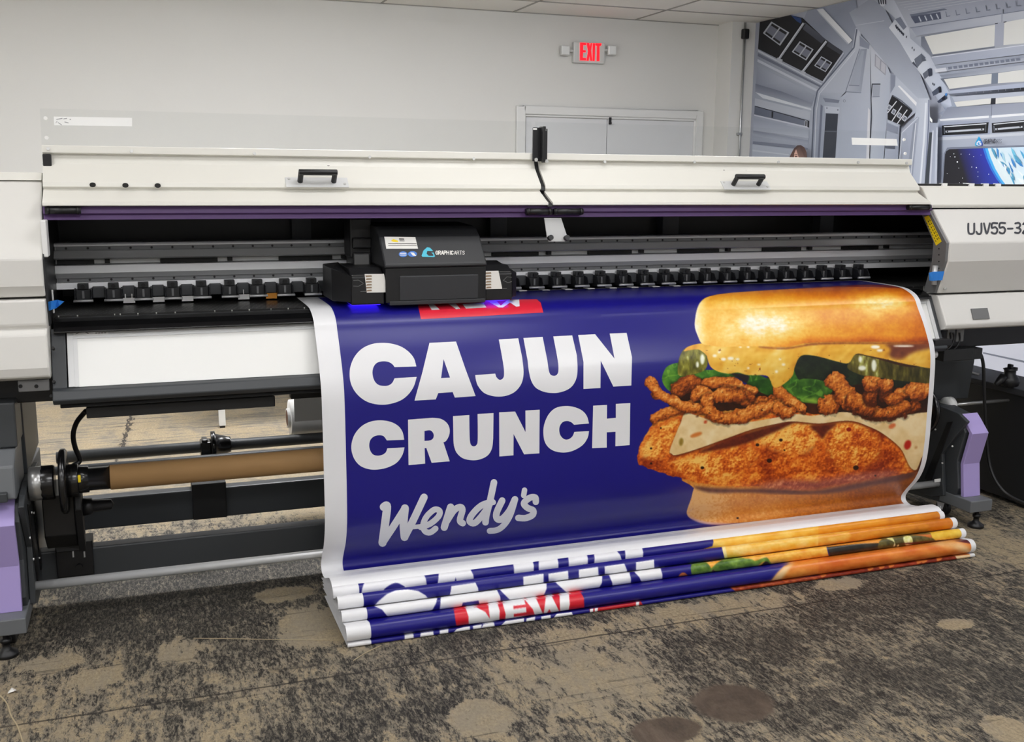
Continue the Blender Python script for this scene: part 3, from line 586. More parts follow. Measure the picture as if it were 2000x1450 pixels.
# ---- right cabinet
XE = 4.75
rc = MB().prism([(4.35, 1.372), (3.632, 1.372), (3.622, 1.378), (3.502, 1.24), (3.502, 1.16), (3.55, 1.02), (3.58, 1.02), (3.54, 1.16), (3.54, 1.23), (3.65, 1.35), (4.35, 1.35)], XI1, XE).build('right_cabinet', M_cab, PR, .006)
MB().prism([(4.35, 1.474), (3.71, 1.474), (3.695, 1.466), (3.640, 1.393), (3.648, 1.380), (4.35, 1.380)], XI1, XE).build('top_cover', M_cream, rc, .005)
MB().prism([(4.35, 1.012), (3.548, 1.012), (3.484, .892), (3.49, .872), (3.53, .862), (4.35, .862)], XI1, XE).build('lower_cover', M_cab, rc, .006)
MB().prism([(3.74, 1.474), (3.735, 1.483), (3.85, 1.483), (3.85, 1.474)], XI1, XE).build('gasket', M_black, rc)
b = MB()
for px in (1845, 1898, 1926, 1950):
    c = at(px, 363, Y=3.73); MB().box(c[0] - .012, c[0] + .016, 3.731, 3.75, 1.474, 1.486).build('paper_tag', M_white, rc)
# front face of the right cabinet between (3.622,1.378) and (3.502,1.24)
def rface(px, py, off=.001):
    d = ray(px, py); n = np.array([0, -.138, .12]); n /= np.linalg.norm(n); p0 = np.array([0, 3.502, 1.24])
    return CAM + d * (((p0 - CAM) @ n) / (d @ n)) + n * off
b = MB()
M_letter = mat('model_lettering', (44, 46, 54), .5)
for k, q in enumerate(text_polys('UJV55-320', 1891, -457.5, 20, 11.5, 15.2, 3.7, 0, 4)):
    b.add([rface(p[0], -p[1] + (p[0] - 1891) * -.018, .0012 + .00004 * (k % 7)) for p in q], [tuple(range(len(q)))])
b.build('lettering', M_letter, rc)
def yf(z): return 3.484 + (z - .892) / (1.012 - .892) * .064
b = MB(); c0 = at(1889, 603, Y=3.53); c1 = at(1919, 621, Y=3.53)
b.poly([(c0[0], yf(c1[2]) - .001, c1[2]), (c1[0], yf(c1[2]) - .001, c1[2]), (c1[0] + .004, yf(c0[2]) - .001, c0[2]), (c0[0] + .004, yf(c0[2]) - .001, c0[2])], (0, -.004, .002))
sp = b.build('socket_plate', M_gplate, rc)
b = MB()
for px in (1895, 1912):
    c = at(px, 612, Y=3.512); MB().cyl(c + np.array([0, .01, -.005]), c + np.array([0, -.003, .0015]), .010, 14).build('socket', M_black, sp)
b = MB()
c = at(1845, 564, Y=3.535); b.cyl(c, c + np.array([0, -.008, -.002]), .006, 12)
b.build('screw', M_screw, rc)
# inner side plates with the caution label
for nm, x0, x1 in (('right_side_plate', XI1 - .014, XI1), ('left_side_plate', XI0, XI0 + .004)):
    sd = MB().prism([(3.645, 1.392), (3.508, 1.238), (3.508, 1.162), (3.555, 1.022), (3.62, 1.022), (3.585, 1.15), (3.585, 1.24), (3.70, 1.392)], x0, x1).build(nm, M_gplate if x0 > 0 else M_dark2, PR)
    if x0 > 0:
        xx = x0 - .0015
        def sp_(px, py, o=0): return at(px, py, X=xx - o)
        lb = MB().poly([sp_(1805, 424), (sp_(1814, 421)), (sp_(1839, 472)), (sp_(1828, 480))], (.001, 0, 0)).build('caution_label', M_yellow, sd)
        b = MB()
        for (a, c_, w_) in (((1812, 430), (1832, 470), 1.6), ((1815, 428), (1835, 468), 1.3), ((1809, 434), (1829, 474), 1.2)):
            for k in range(7):
                t0 = k / 7 + .03; t1 = k / 7 + .11
                p = [np.array(a) * (1 - t) + np.array(c_) * t for t in (t0, t1)]
                b.add([sp_(*(z), .0006) for z in (p[0] + (-w_ / 2, 0), p[0] + (w_ / 2, 0), p[1] + (w_ / 2, 0), p[1] + (-w_ / 2, 0))], [(0, 1, 2, 3)])
        b.build('warning_text', M_matte, lb)
        b = MB()
        for py in (486, 498, 511, 524, 537):
            c = at(1834, py, X=xx); MB().cyl(c, c + np.array([-.002, 0, 0]), .003, 8).build('screw', M_matte, sd)

# ---- hinged front covers with clear guards
LIDP = [(3.735, 1.562), (3.722, 1.53), (3.658, 1.470), (3.655, 1.456), (3.668, 1.449), (3.661, 1.443), (3.592, 1.411), (3.581, 1.408), (3.579, 1.398), (3.60, 1.395), (3.69, 1.435), (3.76, 1.53), (4.28, 1.545), (4.28, 1.562)]
GA, GB = np.array([3.728, 1.575]), np.array([3.768, 1.7045])
def gpt(px, py, off=0):
    """point of the guard sheet seen at a pixel"""
    d = ray(px, py); e = GB - GA; n = np.array([0, -e[1], e[0]]); n /= np.linalg.norm(n)
    p0 = np.array([0, *GA]); return CAM + d * (((p0 - CAM) @ n) / (d @ n)) + n * off
def lidface(px, py, off=0):
    a = np.array([3.722, 1.53]); c = np.array([3.658, 1.470]); e = c - a; n = np.array([0, e[1], -e[0]]); n /= np.linalg.norm(n)
    d = ray(px, py); p0 = np.array([0, *a]); return CAM + d * (((p0 - CAM) @ n) / (d @ n)) + n * off, n
ldirs = np.array([0, -.064, -.060]); ldirs /= np.linalg.norm(ldirs)
def cover(x0, x1, screws, hnd, holes, sticker, cap):
    cv = MB().prism(LIDP, x0, x1).build('front_cover', M_cream, PR, .003)
    tr = MB().prism([(3.716, 1.587), (3.714, 1.563), (3.734, 1.561), (3.738, 1.587)], x0, x1).build('guard_strip', M_cream, cv, .002)
    b = MB()
    for px, py in screws:
        c = at(px, py, Y=3.714); MB().cyl(c + np.array([0, .004, 0]), c + np.array([0, -.004, .001]), .0055, 12).build('screw', M_screw, tr)
    gd = MB().poly([(x0, *GA), (x1, *GA), (x1, *GB), (x0, *GB)], (0, .004, 0)).build('clear_guard', M_acryl, cv)
    P = [gpt(*p, .0015) for p in sticker]
    MB().poly(P, (0, .001, 0)).build('warning_sticker', M_white, gd)
    if cap:
        b = MB(); M_stk = mat('sticker_print', (150, 150, 152), .6)
        for (a, c_) in (((110, 233), (122, 231)), ((113, 239), (121, 244)), ((124, 232), (131, 231)), ((126, 238), (134, 240)), ((109, 240), (112, 236)), ((136, 233), (139, 233))):
            b.poly([gpt(a[0], a[1], .0022), gpt(c_[0], c_[1], .0022), gpt(c_[0], c_[1] + 1.6, .0022), gpt(a[0], a[1] + 1.6, .0022)], (0, .0003, 0))
        b.build('sticker_print', M_stk, gd)
    b = MB()
    for px, py in (((89, 231), (91, 269)) if cap else ((1765, 273), (1767, 300))):
        c = gpt(px, py); MB().cyl(c, c + np.array([0, -.006, 0]), .006, 12).build('guard_rivet', M_white, gd)
    # handle: plate with a black bail
    (cx_, cy_) = hnd; c, n = lidface(cx_, cy_)
    hw = .108; pl = MB()
    X_ = np.array([1.0, 0, 0])
    pl.poly([c - X_ * hw + ldirs * -.02 , c + X_ * hw + ldirs * -.02, c + X_ * hw + ldirs * .026, c - X_ * hw + ldirs * .026], n * .003)
    M_hp = M_alud
    hp = pl.build('handle', M_hp, cv)
    b = MB(); r = .0095
    for s in (-1, 1):
        p = c + X_ * s * .058 + n * .002
        b.cyl(p, p + n * .046, r, 12)
    e0 = c - X_ * .066 + n * .046; e1 = c + X_ * .066 + n * .046
    b.cyl(e0, e1, r * 1.1, 12)
    b.build('handle_bar', M_black, hp, .002)
    b = MB()
    for s in (-1, 1):
        p = c + X_ * s * .095 + n * .003 + ldirs * (.012 * s); MB().cyl(p, p + n * .002, .005, 10).build('screw', M_screw, hp)
    b = MB()
    for px, py in holes:
        p, n_ = lidface(px, py); MB().cyl(p - n_ * .002, p + n_ * .0012, .0095 if py > 340 else .007, 16).build('hole_plug', M_matte, cv)
    return cv
MB().box(XI0 + .006, XI0 + .032, 3.712, 3.73, at(88, 333, Y=3.712)[2], 1.559).build('end_cap', M_black, PR, .003)
XJ = 1.4335
lcov = cover(XI0 + .005, XJ - .002, [(94, 291), (257, 296), (497, 300.5), (722, 307), (925, 310.5)], (619, 356), [(181, 361), (245, 362), (308, 362.5), (583, 320), (641, 322)], [(105, 228), (258, 230.5), (258, 247), (106, 245)], True)
rcov = cover(XJ + .016, 3.178, [(1181, 316.5), (1356, 317), (1520, 317), (1676, 317.5), (1770, 319)], (1456, 362), [(1413, 331), (1456, 331)], [(1663, 269), (1751, 272), (1753, 285), (1664, 283)], False)
sealp = [(y + .006, z - .006) for y, z in LIDP[:9]] + [(3.63, 1.40), (3.72, 1.45), (3.80, 1.53), (3.80, 1.555)]
MB().prism(sealp, XJ - .003, XJ + .017).build('joint_seal', M_black, PR)
b = MB()
zt0 = at(1048, 249, Y=3.70)[2]; x0 = at(1041, 280, Y=3.70)[0]; x1 = at(1056, 280, Y=3.70)[0]; x2 = at(1069.5, 280, Y=3.70)[0]
b.box(x0, x1, 3.70, 3.708, 1.556, zt0).box(x1 + .006, x2, 3.70, 3.708, 1.552, zt0 - .004).box(x1 - .002, x1 + .010, 3.672, 3.712, 1.556, zt0 + .004)
jb = b.build('joint_bracket', M_black, PR, .002)
b = MB()
for px, py, mi in ((1046.5, 312, 0), (1067, 315, 0)):
    c = at(px, py, Y=3.699); MB().cyl(c, c + np.array([0, -.006, 0]), .0065, 12).build('screw', M_screw, jb)
b = MB()
for px, py in ((1045, 252), (1063, 254)):
    c = at(px, py, Y=3.699); MB().box(c[0] - .007, c[0] + .007, 3.697, 3.7, c[2] - .003, c[2] + .003).build('slot', M_white, jb)
b = MB()
for a, c_ in ((88, 158), (1027, 1077), (1081, 1138), (1773, 1816)):
    y_ = 411.5 if a < 900 else 413.5 if a < 1200 else 405
    p = at(a, y_, Y=3.592); q = at(c_, y_, Y=3.592); q[2] = p[2]
    hb_ = MB().cyl(p, q, .0115, 14).cyl(p + np.array([.006, 0, 0]), p + np.array([.012, 0, 0]), .0128, 14).cyl(q - np.array([.012, 0, 0]), q - np.array([.006, 0, 0]), .0128, 14)
    hb_.build('cover_hinge', M_black, PR)
MB().prism([(3.606, 1.396), (3.600, 1.372), (3.612, 1.368), (3.606, 1.352), (3.63, 1.352), (3.64, 1.396)], XI0 + .004, 3.205).build('violet_window', M_violet, PR, .002)
P = [at(*p, Y=3.60) for p in ((1063, 426), (1096, 426), (1109, 466), (1103, 472), (1072, 472), (1069, 466))]
lk = MB().poly(P, (0, .004, 0)).build('cover_catch', M_alud, PR)
b = MB()
for px in (1073.5, 1105):
    c = at(px, 465.5, Y=3.597); MB().cyl(c, c + np.array([0, -.016, .004]), .010, 14).build('catch_knob', M_black, lk)

XRE = 3.78
# ---- print bay: housing, rails, pinch rollers, platen
b = MB().box(XI0, XI1, 4.24, 4.30, .90, 1.545).box(XI1, XRE, 4.24, 4.30, .90, 1.34).prism([(3.73, 1.44), (3.59, 1.24), (3.59, 1.15), (3.63, 1.0), (4.24, 1.0), (4.24, 1.53), (3.80, 1.53)], XI0 - .0, XI0 + .003).box(XRE, XRE + .01, 3.6, 4.3, .9, 1.34).box(XI0, XI1, 3.78, 4.24, 1.50, 1.53).box(XI1, XRE, 3.68, 4.24, 1.345, 1.349)
hs = b.build('rear_housing', M_black, PR)
b = MB()
for a, c_ in ((569, 606), (955, 987), (1290, 1321), (1596, 1622)):
    MB().box(at(a, 450, Y=4.2)[0], at(c_, 450, Y=4.2)[0], 4.18, 4.24, 1.1, 1.45).build('housing_rib', M_rib, hs)
zz = lambda y: 1.257 - (y - 476) * .00177
b = MB().prism([(4.05, zz(476)), (3.955, zz(476)), (3.95, zz(479)), (3.95, zz(482)), (3.972, zz(482.5)), (3.972, zz(490)), (3.930, zz(490.5)), (3.895, zz(503)), (3.93, zz(507)), (3.975, zz(508)), (3.975, zz(518)), (3.925, zz(519)), (3.922, zz(534)), (3.94, zz(541)), (3.95, zz(545)), (3.972, zz(545.5)), (3.972, zz(553)), (3.94, zz(554)), (3.935, zz(566)), (4.05, zz(566))], XI0 + .004, XRE)
bm_ = b.build('carriage_beam', M_rail, PR)
for nm, y0, y1 in (('upper_rail', 482.6, 490), ('lower_rail', 545.6, 553)):
    r = MB().box(XI0 + .01, XRE - .05, 3.958, 3.972, zz(y1), zz(y0)); x = -.235
    while x < XRE - .1:
        r.cyl((x, 3.9585, zz((y0 + y1) / 2)), (x, 3.9565, zz((y0 + y1) / 2)), .0044, 8, 1); x += .071
    r.build(nm, [M_rail2, M_matte], bm_)
b = MB().box(XI0 + .01, XRE - .2, 3.962, 3.975, zz(517), zz(509.5))
en = b.build('encoder_strip', M_alud, bm_)
b = MB(); x = at(313, 511, Y=3.95)[0]; st = at(545, 511, Y=3.95)[0] - x
for k in range(-1, 9):
    xa = x + st * k
    if xa + .2 > 3.5: break
    MB().box(max(xa, XI0 + .01), xa + .2, 3.95, 3.962, zz(517.5), zz(509)).build('rail_cover', M_matte, en)
    MB().box(xa + .235, xa + .252, 3.94, 3.962, zz(516), zz(508)).build('cable_clip', M_matte, en)
b = MB()
pr_b = MB(); 
for i in range(34):
    x = -.186 + .09937 * i
    b = MB()
    b.prism([(3.875, 1.058), (3.868, 1.075), (3.885, 1.098), (3.925, 1.103), (3.945, 1.085), (3.94, 1.056)], x - .029, x - .024)
    b.prism([(3.875, 1.058), (3.868, 1.075), (3.885, 1.098), (3.925, 1.103), (3.945, 1.085), (3.94, 1.056)], x + .024, x + .029)
    b.box(x - .024, x + .024, 3.905, 3.94, 1.060, 1.099)
    b.box(x - .018, x + .018, 3.90, 3.932, 1.099, 1.119)
    if i == 0:
        pm = b.build('pinch_roller', M_roll, PR, .002)
        pins = MB().cyl((x - .032, 3.872, 1.062), (x + .032, 3.872, 1.062), .0045, 10).build('axle', M_alu, pm)
        kn = MB().cyl((x, 3.899, 1.110), (x, 3.893, 1.110), .0075, 12).build('knob', M_matte, pm)
        sp_o = MB().box(x - .004, x + .003, 3.898, 3.905, 1.068, 1.094).build('spring', M_rail2, pm)
        first = (pm, pins, kn, sp_o)
    else:
        p = first[0].copy(); COL.objects.link(p); p.location = (.09937 * i, 0, 0)
        p.parent = PR; p.matrix_parent_inverse = first[0].matrix_parent_inverse
        for ch in first[1:]:
            c = ch.copy(); COL.objects.link(c); c.parent = p; c.matrix_parent_inverse = Matrix.Identity(4)
rc0 = None
for i in range(33):
    x = -.186 + .09937 * .5
    if rc0 is None:
        rc0 = MB().box(x - .0205, x + .0205, 3.918, 3.955, 1.066, 1.106).build('roller_cover', mat('roller_cover_grey', (66, 68, 71), .5), PR, .003); continue
    c = rc0.copy(); COL.objects.link(c); c.parent = PR; c.matrix_parent_inverse = rc0.matrix_parent_inverse; c.location = (.09937 * i, 0, 0)
b = MB(); M_or = mat('orange_tag', (226, 150, 44), .5)
for i in range(33):
    x = -.186 + .09937 * (i + .5)
    b = MB()
    if i in (1, 2, 3, 5) : b.box(x - .020, x + .020, 3.912, 3.916, 1.046, 1.064)
    if i == 1: b.box(x - .014, x - .010, 3.912, 3.916, 1.064, 1.078).box(x + .008, x + .012, 3.912, 3.916, 1.064, 1.078)
    if i == 5: b.box(x - .002, x + .001, 3.912, 3.916, 1.064, 1.082)
    if b.v: b.build('media_guide', M_white, PR)
    if i > 12 and i < 24: MB().poly([(x - .025, 3.87, 1.0485), (x + .006, 3.87, 1.0485), (x - .006, 3.915, 1.0485), (x - .025, 3.915, 1.0485)], (0, 0, .003)).build('media_guide', M_white, PR)
    if i == 6: MB().box(x - .020, x + .020, 3.912, 3.916, 1.046, 1.066).build('media_tag', M_or, PR)
def platen_mat():
    m = mat('platen_black', (15, 15, 16), .3); nt = m.node_tree; N = nt.nodes; L = nt.links; bs = N['Principled BSDF']
    tc = N.new('ShaderNodeTexCoord'); mp = N.new('ShaderNodeMapping'); mp.inputs['Scale'].default_value = (55, 55, 0); mp.inputs['Rotation'].default_value = (0, 0, .3); L.new(tc.outputs['Object'], mp.inputs[0])
    v = N.new('ShaderNodeTexVoronoi'); v.voronoi_dimensions = '2D'; v.inputs['Randomness'].default_value = .25; v.inputs['Scale'].default_value = 1; L.new(mp.outputs[0], v.inputs['Vector'])
    r = N.new('ShaderNodeMapRange'); r.inputs[1].default_value = .13; r.inputs[2].default_value = .10; L.new(v.outputs['Distance'], r.inputs[0])
    mx = N.new('ShaderNodeMix'); mx.data_type = 'RGBA'; mx.inputs[6].default_value = (.006, .006, .006, 1); mx.inputs[7].default_value = (.45, .46, .42, 1); L.new(r.outputs[0], mx.inputs[0]); L.new(mx.outputs[2], bs.inputs['Base Color'])
    return m
pt_ = MB().box(XI0 + .004, XRE, 3.66, 4.24, .99, 1.0405).build('platen', platen_mat(), PR)
MB().prism([(3.69, 1.0395), (3.632, 1.0345), (3.60, 1.028), (3.568, 1.014), (3.552, 1.002), (3.552, .997), (3.58, .995), (3.69, .995)], XI0 + .012, XI1 - .03).build('platen_nose', M_shaft, pt_, .004)
for px0, px1, Y in ((90, 104, 3.56), (1812, 1836, 3.58)):
    pass

# ---- white backlight panel and black apron
PT, PB = np.array([3.578, .9985]), np.array([3.494, .8325])
def pl(x, t, off=0): 
    p = PT + (PB - PT) * t; n = np.array([-.891, .454])
    return (x, p[0] + n[0] * off, p[1] + n[1] * off)
XPL, XPR = -.2278, 3.202
def slab(bb, x0, x1, t0, t1, o0, o1):
    vs = [pl(x, t, o) for x in (x0, x1) for t in (t0, t1) for o in (o0, o1)]
    return bb.add(vs, [(0, 1, 3, 2), (4, 6, 7, 5), (0, 4, 5, 1), (2, 3, 7, 6), (0, 2, 6, 4), (1, 5, 7, 3)])
lp = slab(MB(), XPL, XPR, 0.03, 1, -.03, -.002).build('light_panel', M_panel, PR)
b = slab(MB(), XPL, XPR, 0, .095, -.03, .003); slab(b, XPL, XPR, .095, .135, -.03, .0005); slab(b, XPL, XPL + .018, .095, 1, -.03, .003); slab(b, XPL + .018, XPL + .03, .12, 1, -.03, .0); slab(b, XPR - .018, XPR, .095, 1, -.03, .003)
b.build('panel_frame', M_alud, lp)
b = slab(MB(), XPL + .02, XPL + .125, .012, .085, .003, .0036); ps = b.build('panel_label', M_white, lp)
b = MB()
for k, q in enumerate(stroke_poly([(.026, .06), (.034, .035), (.046, .03), (.058, .04), (.062, .062)], .004, 3)): 
    b.add([pl(XPL + p[0] - .002 + .004, p[1], .004) for p in [(z[0], z[1] * 1.0) for z in q]], [tuple(range(len(q)))])
for k in range(4): slab(b, XPL + .085 + .009 * k, XPL + .091 + .009 * k, .05, .062, .0036, .0042)
slab(b, XPL + .088, XPL + .115, .028, .036, .0036, .0042)
b.build('label_print', mat('label_grey', (120, 110, 110), .6), lp)
apo = slab(MB(), XI0 + .002, XPL - .004, -.06, 1.02, -.03, .001).build('apron_side', M_char, PR, .003)
slab(MB(), XPR + .003, XI1 - .003, -.06, 1.02, -.03, .001).build('apron_side', M_char, PR, .003)
b = MB()
for px, py in ((103, 679), (105, 745), (100, 773)):
    c = at(px, py, Y=3.49); MB().cyl(c + np.array([0, .03, -.01]), c + np.array([0, -.006, .0]), .005, 10).build('screw', M_matte, apo)
MB().prism([(3.498, .831), (3.468, .826), (3.455, .798), (3.47, .782), (3.64, .78), (3.64, .831)], XI0 + .002, XI1 - .006).build('front_beam', M_char, PR, .004)
MB().prism([(3.50, .787), (3.49, .766), (3.72, .760), (3.72, .787)], XI0 + .02, 3.0).build('drip_tray', M_matte, PR, .003)
b = MB().box(at(169, 805, Y=3.62)[0], at(536, 780, Y=3.62)[0], 3.60, 3.64, .703, .740)
hb1 = b.build('heater_bar', M_dark2, PR, .003)
MB().box(at(600, 770, Y=3.62)[0] - .06, 2.9, 3.60, 3.64, .725, .755).build('heater_bar', M_matte, PR, .003)
MB().box(XI0 - .06, XI1 + .06, 3.66, 4.24, .765, .985).build('base_frame', M_matte, PR)
MB().box(-1.35, XI0, 3.62, 4.25, .765, .862).build('chassis_beam', M_black, PR, .004)
MB().box(XI1, XE, 3.62, 4.25, .765, .862).build('chassis_beam', M_black, PR, .004)

# ---- print carriage (at rest)
CY = 3.57
xa, xb = .816, 1.187
cg = MB().prism([(CY, 1.056), (CY, 1.178), (CY + .02, 1.186), (CY + .02, 1.19), (4.0, 1.19), (4.0, 1.056)], xa, xb).build('print_carriage', M_black, PR, .006)
hood = MB().prism([(CY - .008, 1.180), (CY - .008, 1.192), (CY + .075, 1.283), (CY + .13, 1.318), (CY + .36, 1.325), (CY + .36, 1.18)], xa - .006, xb + .002).build('carriage_hood', mat('carriage_grey', (36, 37, 39), .5, bump=.05, bscale=500), cg, .006)
MB().box(xa + .012, xb - .004, CY - .006, CY + .03, 1.048, 1.062).build('base_lip', M_dark2, cg, .002)
MB().prism([(CY - .003, 1.062), (CY - .003, 1.150), (CY + .01, 1.154), (CY + .01, 1.062)], xa + .05, xb - .03).build('front_panel', M_dark2, cg, .003)
def hf(px, py, off=.0012):
    a = np.array([0, CY - .008, 1.192]); e = np.array([0, .083, .091]); n = np.array([0, -.091, .083]); n /= np.linalg.norm(n)
    d = ray(px, py); return CAM + d * (((a - CAM) @ n) / (d @ n)) + n * off
def hz(x, y): return 630 + x / 5, 410 + y / 5
def decal(name, polys, m, par, fn, off=.0012):
    bb = MB()
    for k, q in enumerate(polys): bb.add([fn(*p, off + .00003 * (k % 9)) for p in q], [tuple(range(len(q)))])
    return bb.build(name, m, par)
M_paper = mat('label_paper', (232, 230, 224), .5); M_print = mat('label_ink', (70, 66, 62), .6); M_blue = mat('logo_blue', (60, 120, 205), .4); M_teal = mat('logo_teal', (70, 190, 215), .4)
q = decal('paper_label', [[hz(602, 265), hz(905, 268), hz(932, 382), hz(622, 382)]], M_paper, cg, hf)
decal('label_print', [[hz(640, 330), hz(915, 332), hz(916, 338), hz(640, 336)], [hz(640, 348), hz(918, 350), hz(919, 355), hz(640, 353)], [hz(745, 282), hz(795, 284), hz(797, 296), hz(747, 295)], [hz(750, 302), hz(800, 304), hz(800, 310), hz(752, 309)]], M_print, cg, hf, .0018)
decal('yellow_mark', [[hz(668, 305), hz(690, 288), hz(738, 306), hz(738, 318), hz(690, 316)]], M_yellow, cg, hf, .0018)
circ = lambda cx_, cy_, rx, ry, n=18: [hz(cx_ + rx * math.cos(2 * math.pi * k / n), cy_ + ry * math.sin(2 * math.pi * k / n)) for k in range(n)]
decal('round_logo', [circ(786, 436, 42, 28), circ(878, 434, 44, 28)], M_blue, cg, hf)
decal('round_logo_print', [[hz(756, 424), hz(815, 424), hz(815, 432), hz(756, 432)], [hz(756, 442), hz(815, 442), hz(815, 449), hz(756, 449)], [hz(855, 418), hz(890, 422), hz(915, 455), hz(880, 450)]], M_paper, cg, hf, .0018)
decal('droplet_logo', [[hz(1020, 368), hz(1048, 372), hz(1075, 400), hz(1098, 455), hz(1090, 464), hz(975, 462), hz(966, 450), hz(985, 400)]], M_teal, cg, hf)
decal('droplet_cut', [[hz(1022, 405), hz(1095, 408), hz(1095, 420), hz(1060, 420), hz(1080, 440), hz(1080, 452), hz(1035, 452), hz(1015, 432)]], mat('carriage_grey2', (36, 37, 39), .5), cg, hf, .0018)
def fl(qs): return [[hz(p[0], -p[1]) for p in q_] for q_ in qs]
decal('logo_name', fl(text_polys('GRAPHIC', 1105, -438, 34, 20, 27, 8)) + fl(text_polys('ARTS', 1285, -438, 34, 20, 27, 5)), M_paper, cg, hf)
for nm, x0, x1, sx, lab_, lines in (('left_lamp_pod', .640, xa - .004, -1, [(410, 628), (600, 626), (636, 806), (432, 810)], [((285, 640), (405, 638)), ((300, 690), (350, 686)), ((350, 686), (395, 715)), ((300, 745), (350, 748)), ((350, 748), (400, 720)), ((370, 798), (425, 796))]),
                       ('right_lamp_pod', xb + .002, 1.322, 1, [(1590, 598), (1718, 595), (1755, 772), (1572, 776), (1545, 635), (1592, 630)], [((1725, 606), (1835, 606)), ((1765, 690), (1800, 655)), ((1800, 655), (1850, 660)), ((1765, 690), (1810, 712)), ((1810, 712), (1850, 700)), ((1760, 770), (1800, 768))])):
    PY_ = CY + .008
    def pf(px, py, off=.0012): return at(px, py, Y=PY_ - off)
    bb = MB().prism([(PY_, 1.052), (PY_, 1.150), (PY_ + .05, 1.178), (PY_ + .26, 1.178), (PY_ + .26, 1.052)], x0 + (.055 if sx < 0 else 0), x1 - (.03 if sx > 0 else 0))
    oc = [(x0 + .055, PY_), (x0, PY_ + .075), (x0, PY_ + .26), (x0 + .055, PY_ + .26)] if sx < 0 else [(x1 - .03, PY_), (x1, PY_ + .04), (x1, PY_ + .26), (x1 - .03, PY_ + .26)]
    vs = [(x, y, 1.06) for x, y in oc] + [(x, y, 1.150 if y < PY_ + .06 else 1.178) for x, y in oc]
    bb.add(vs, [(0, 1, 2, 3), (7, 6, 5, 4), (0, 1, 5, 4), (1, 2, 6, 5), (2, 3, 7, 6), (3, 0, 4, 7)])
    po = bb.build(nm, M_black, PR, .004)
    decal('paper_label', [[hz(*p) for p in lab_]], M_paper, po, pf)
    xl0, yl0 = lab_[0][0] + (8 if sx < 0 else -5), lab_[0][1]
    decal('label_print', [[hz(xl0 + 12 * (k % 2) + 5 * (k // 2), yl0 + 14 + 28 * k), hz(xl0 + 60, yl0 + 12 + 28 * k), hz(xl0 + 64, yl0 + 26 + 28 * k), hz(xl0 + 6, yl0 + 30 + 28 * k)] for k in range(6)] , mat('label_photo', (150, 128, 104), .6), po, pf, .0018)
    decal('scribed_line', [[hz(*p) for p in q_] for a, c_ in lines for q_ in stroke_poly([a, c_], 5, 1, False)], M_gplate, po, pf)
    MB().box(max(x0 + .06, x0 + .06) if sx < 0 else x0 + .01, x1 - .012 if sx < 0 else x1 - .035, PY_ + .012, PY_ + .10, 1.0495, 1.053).build('curing_lamp', M_uv, po)
b = MB().box(.735, .815, CY + .22, CY + .34, 1.20, 1.345).box(.742, .812, CY + .20, CY + .23, 1.235, 1.275).box(.742, .81, CY + .20, CY + .34, 1.15, 1.22)
b.build('carriage_arm', M_black, cg, .006)
MB().box(.745, .80, CY + .193, CY + .205, 1.163, 1.215).build('arm_plate', M_gplate, cg, .003)

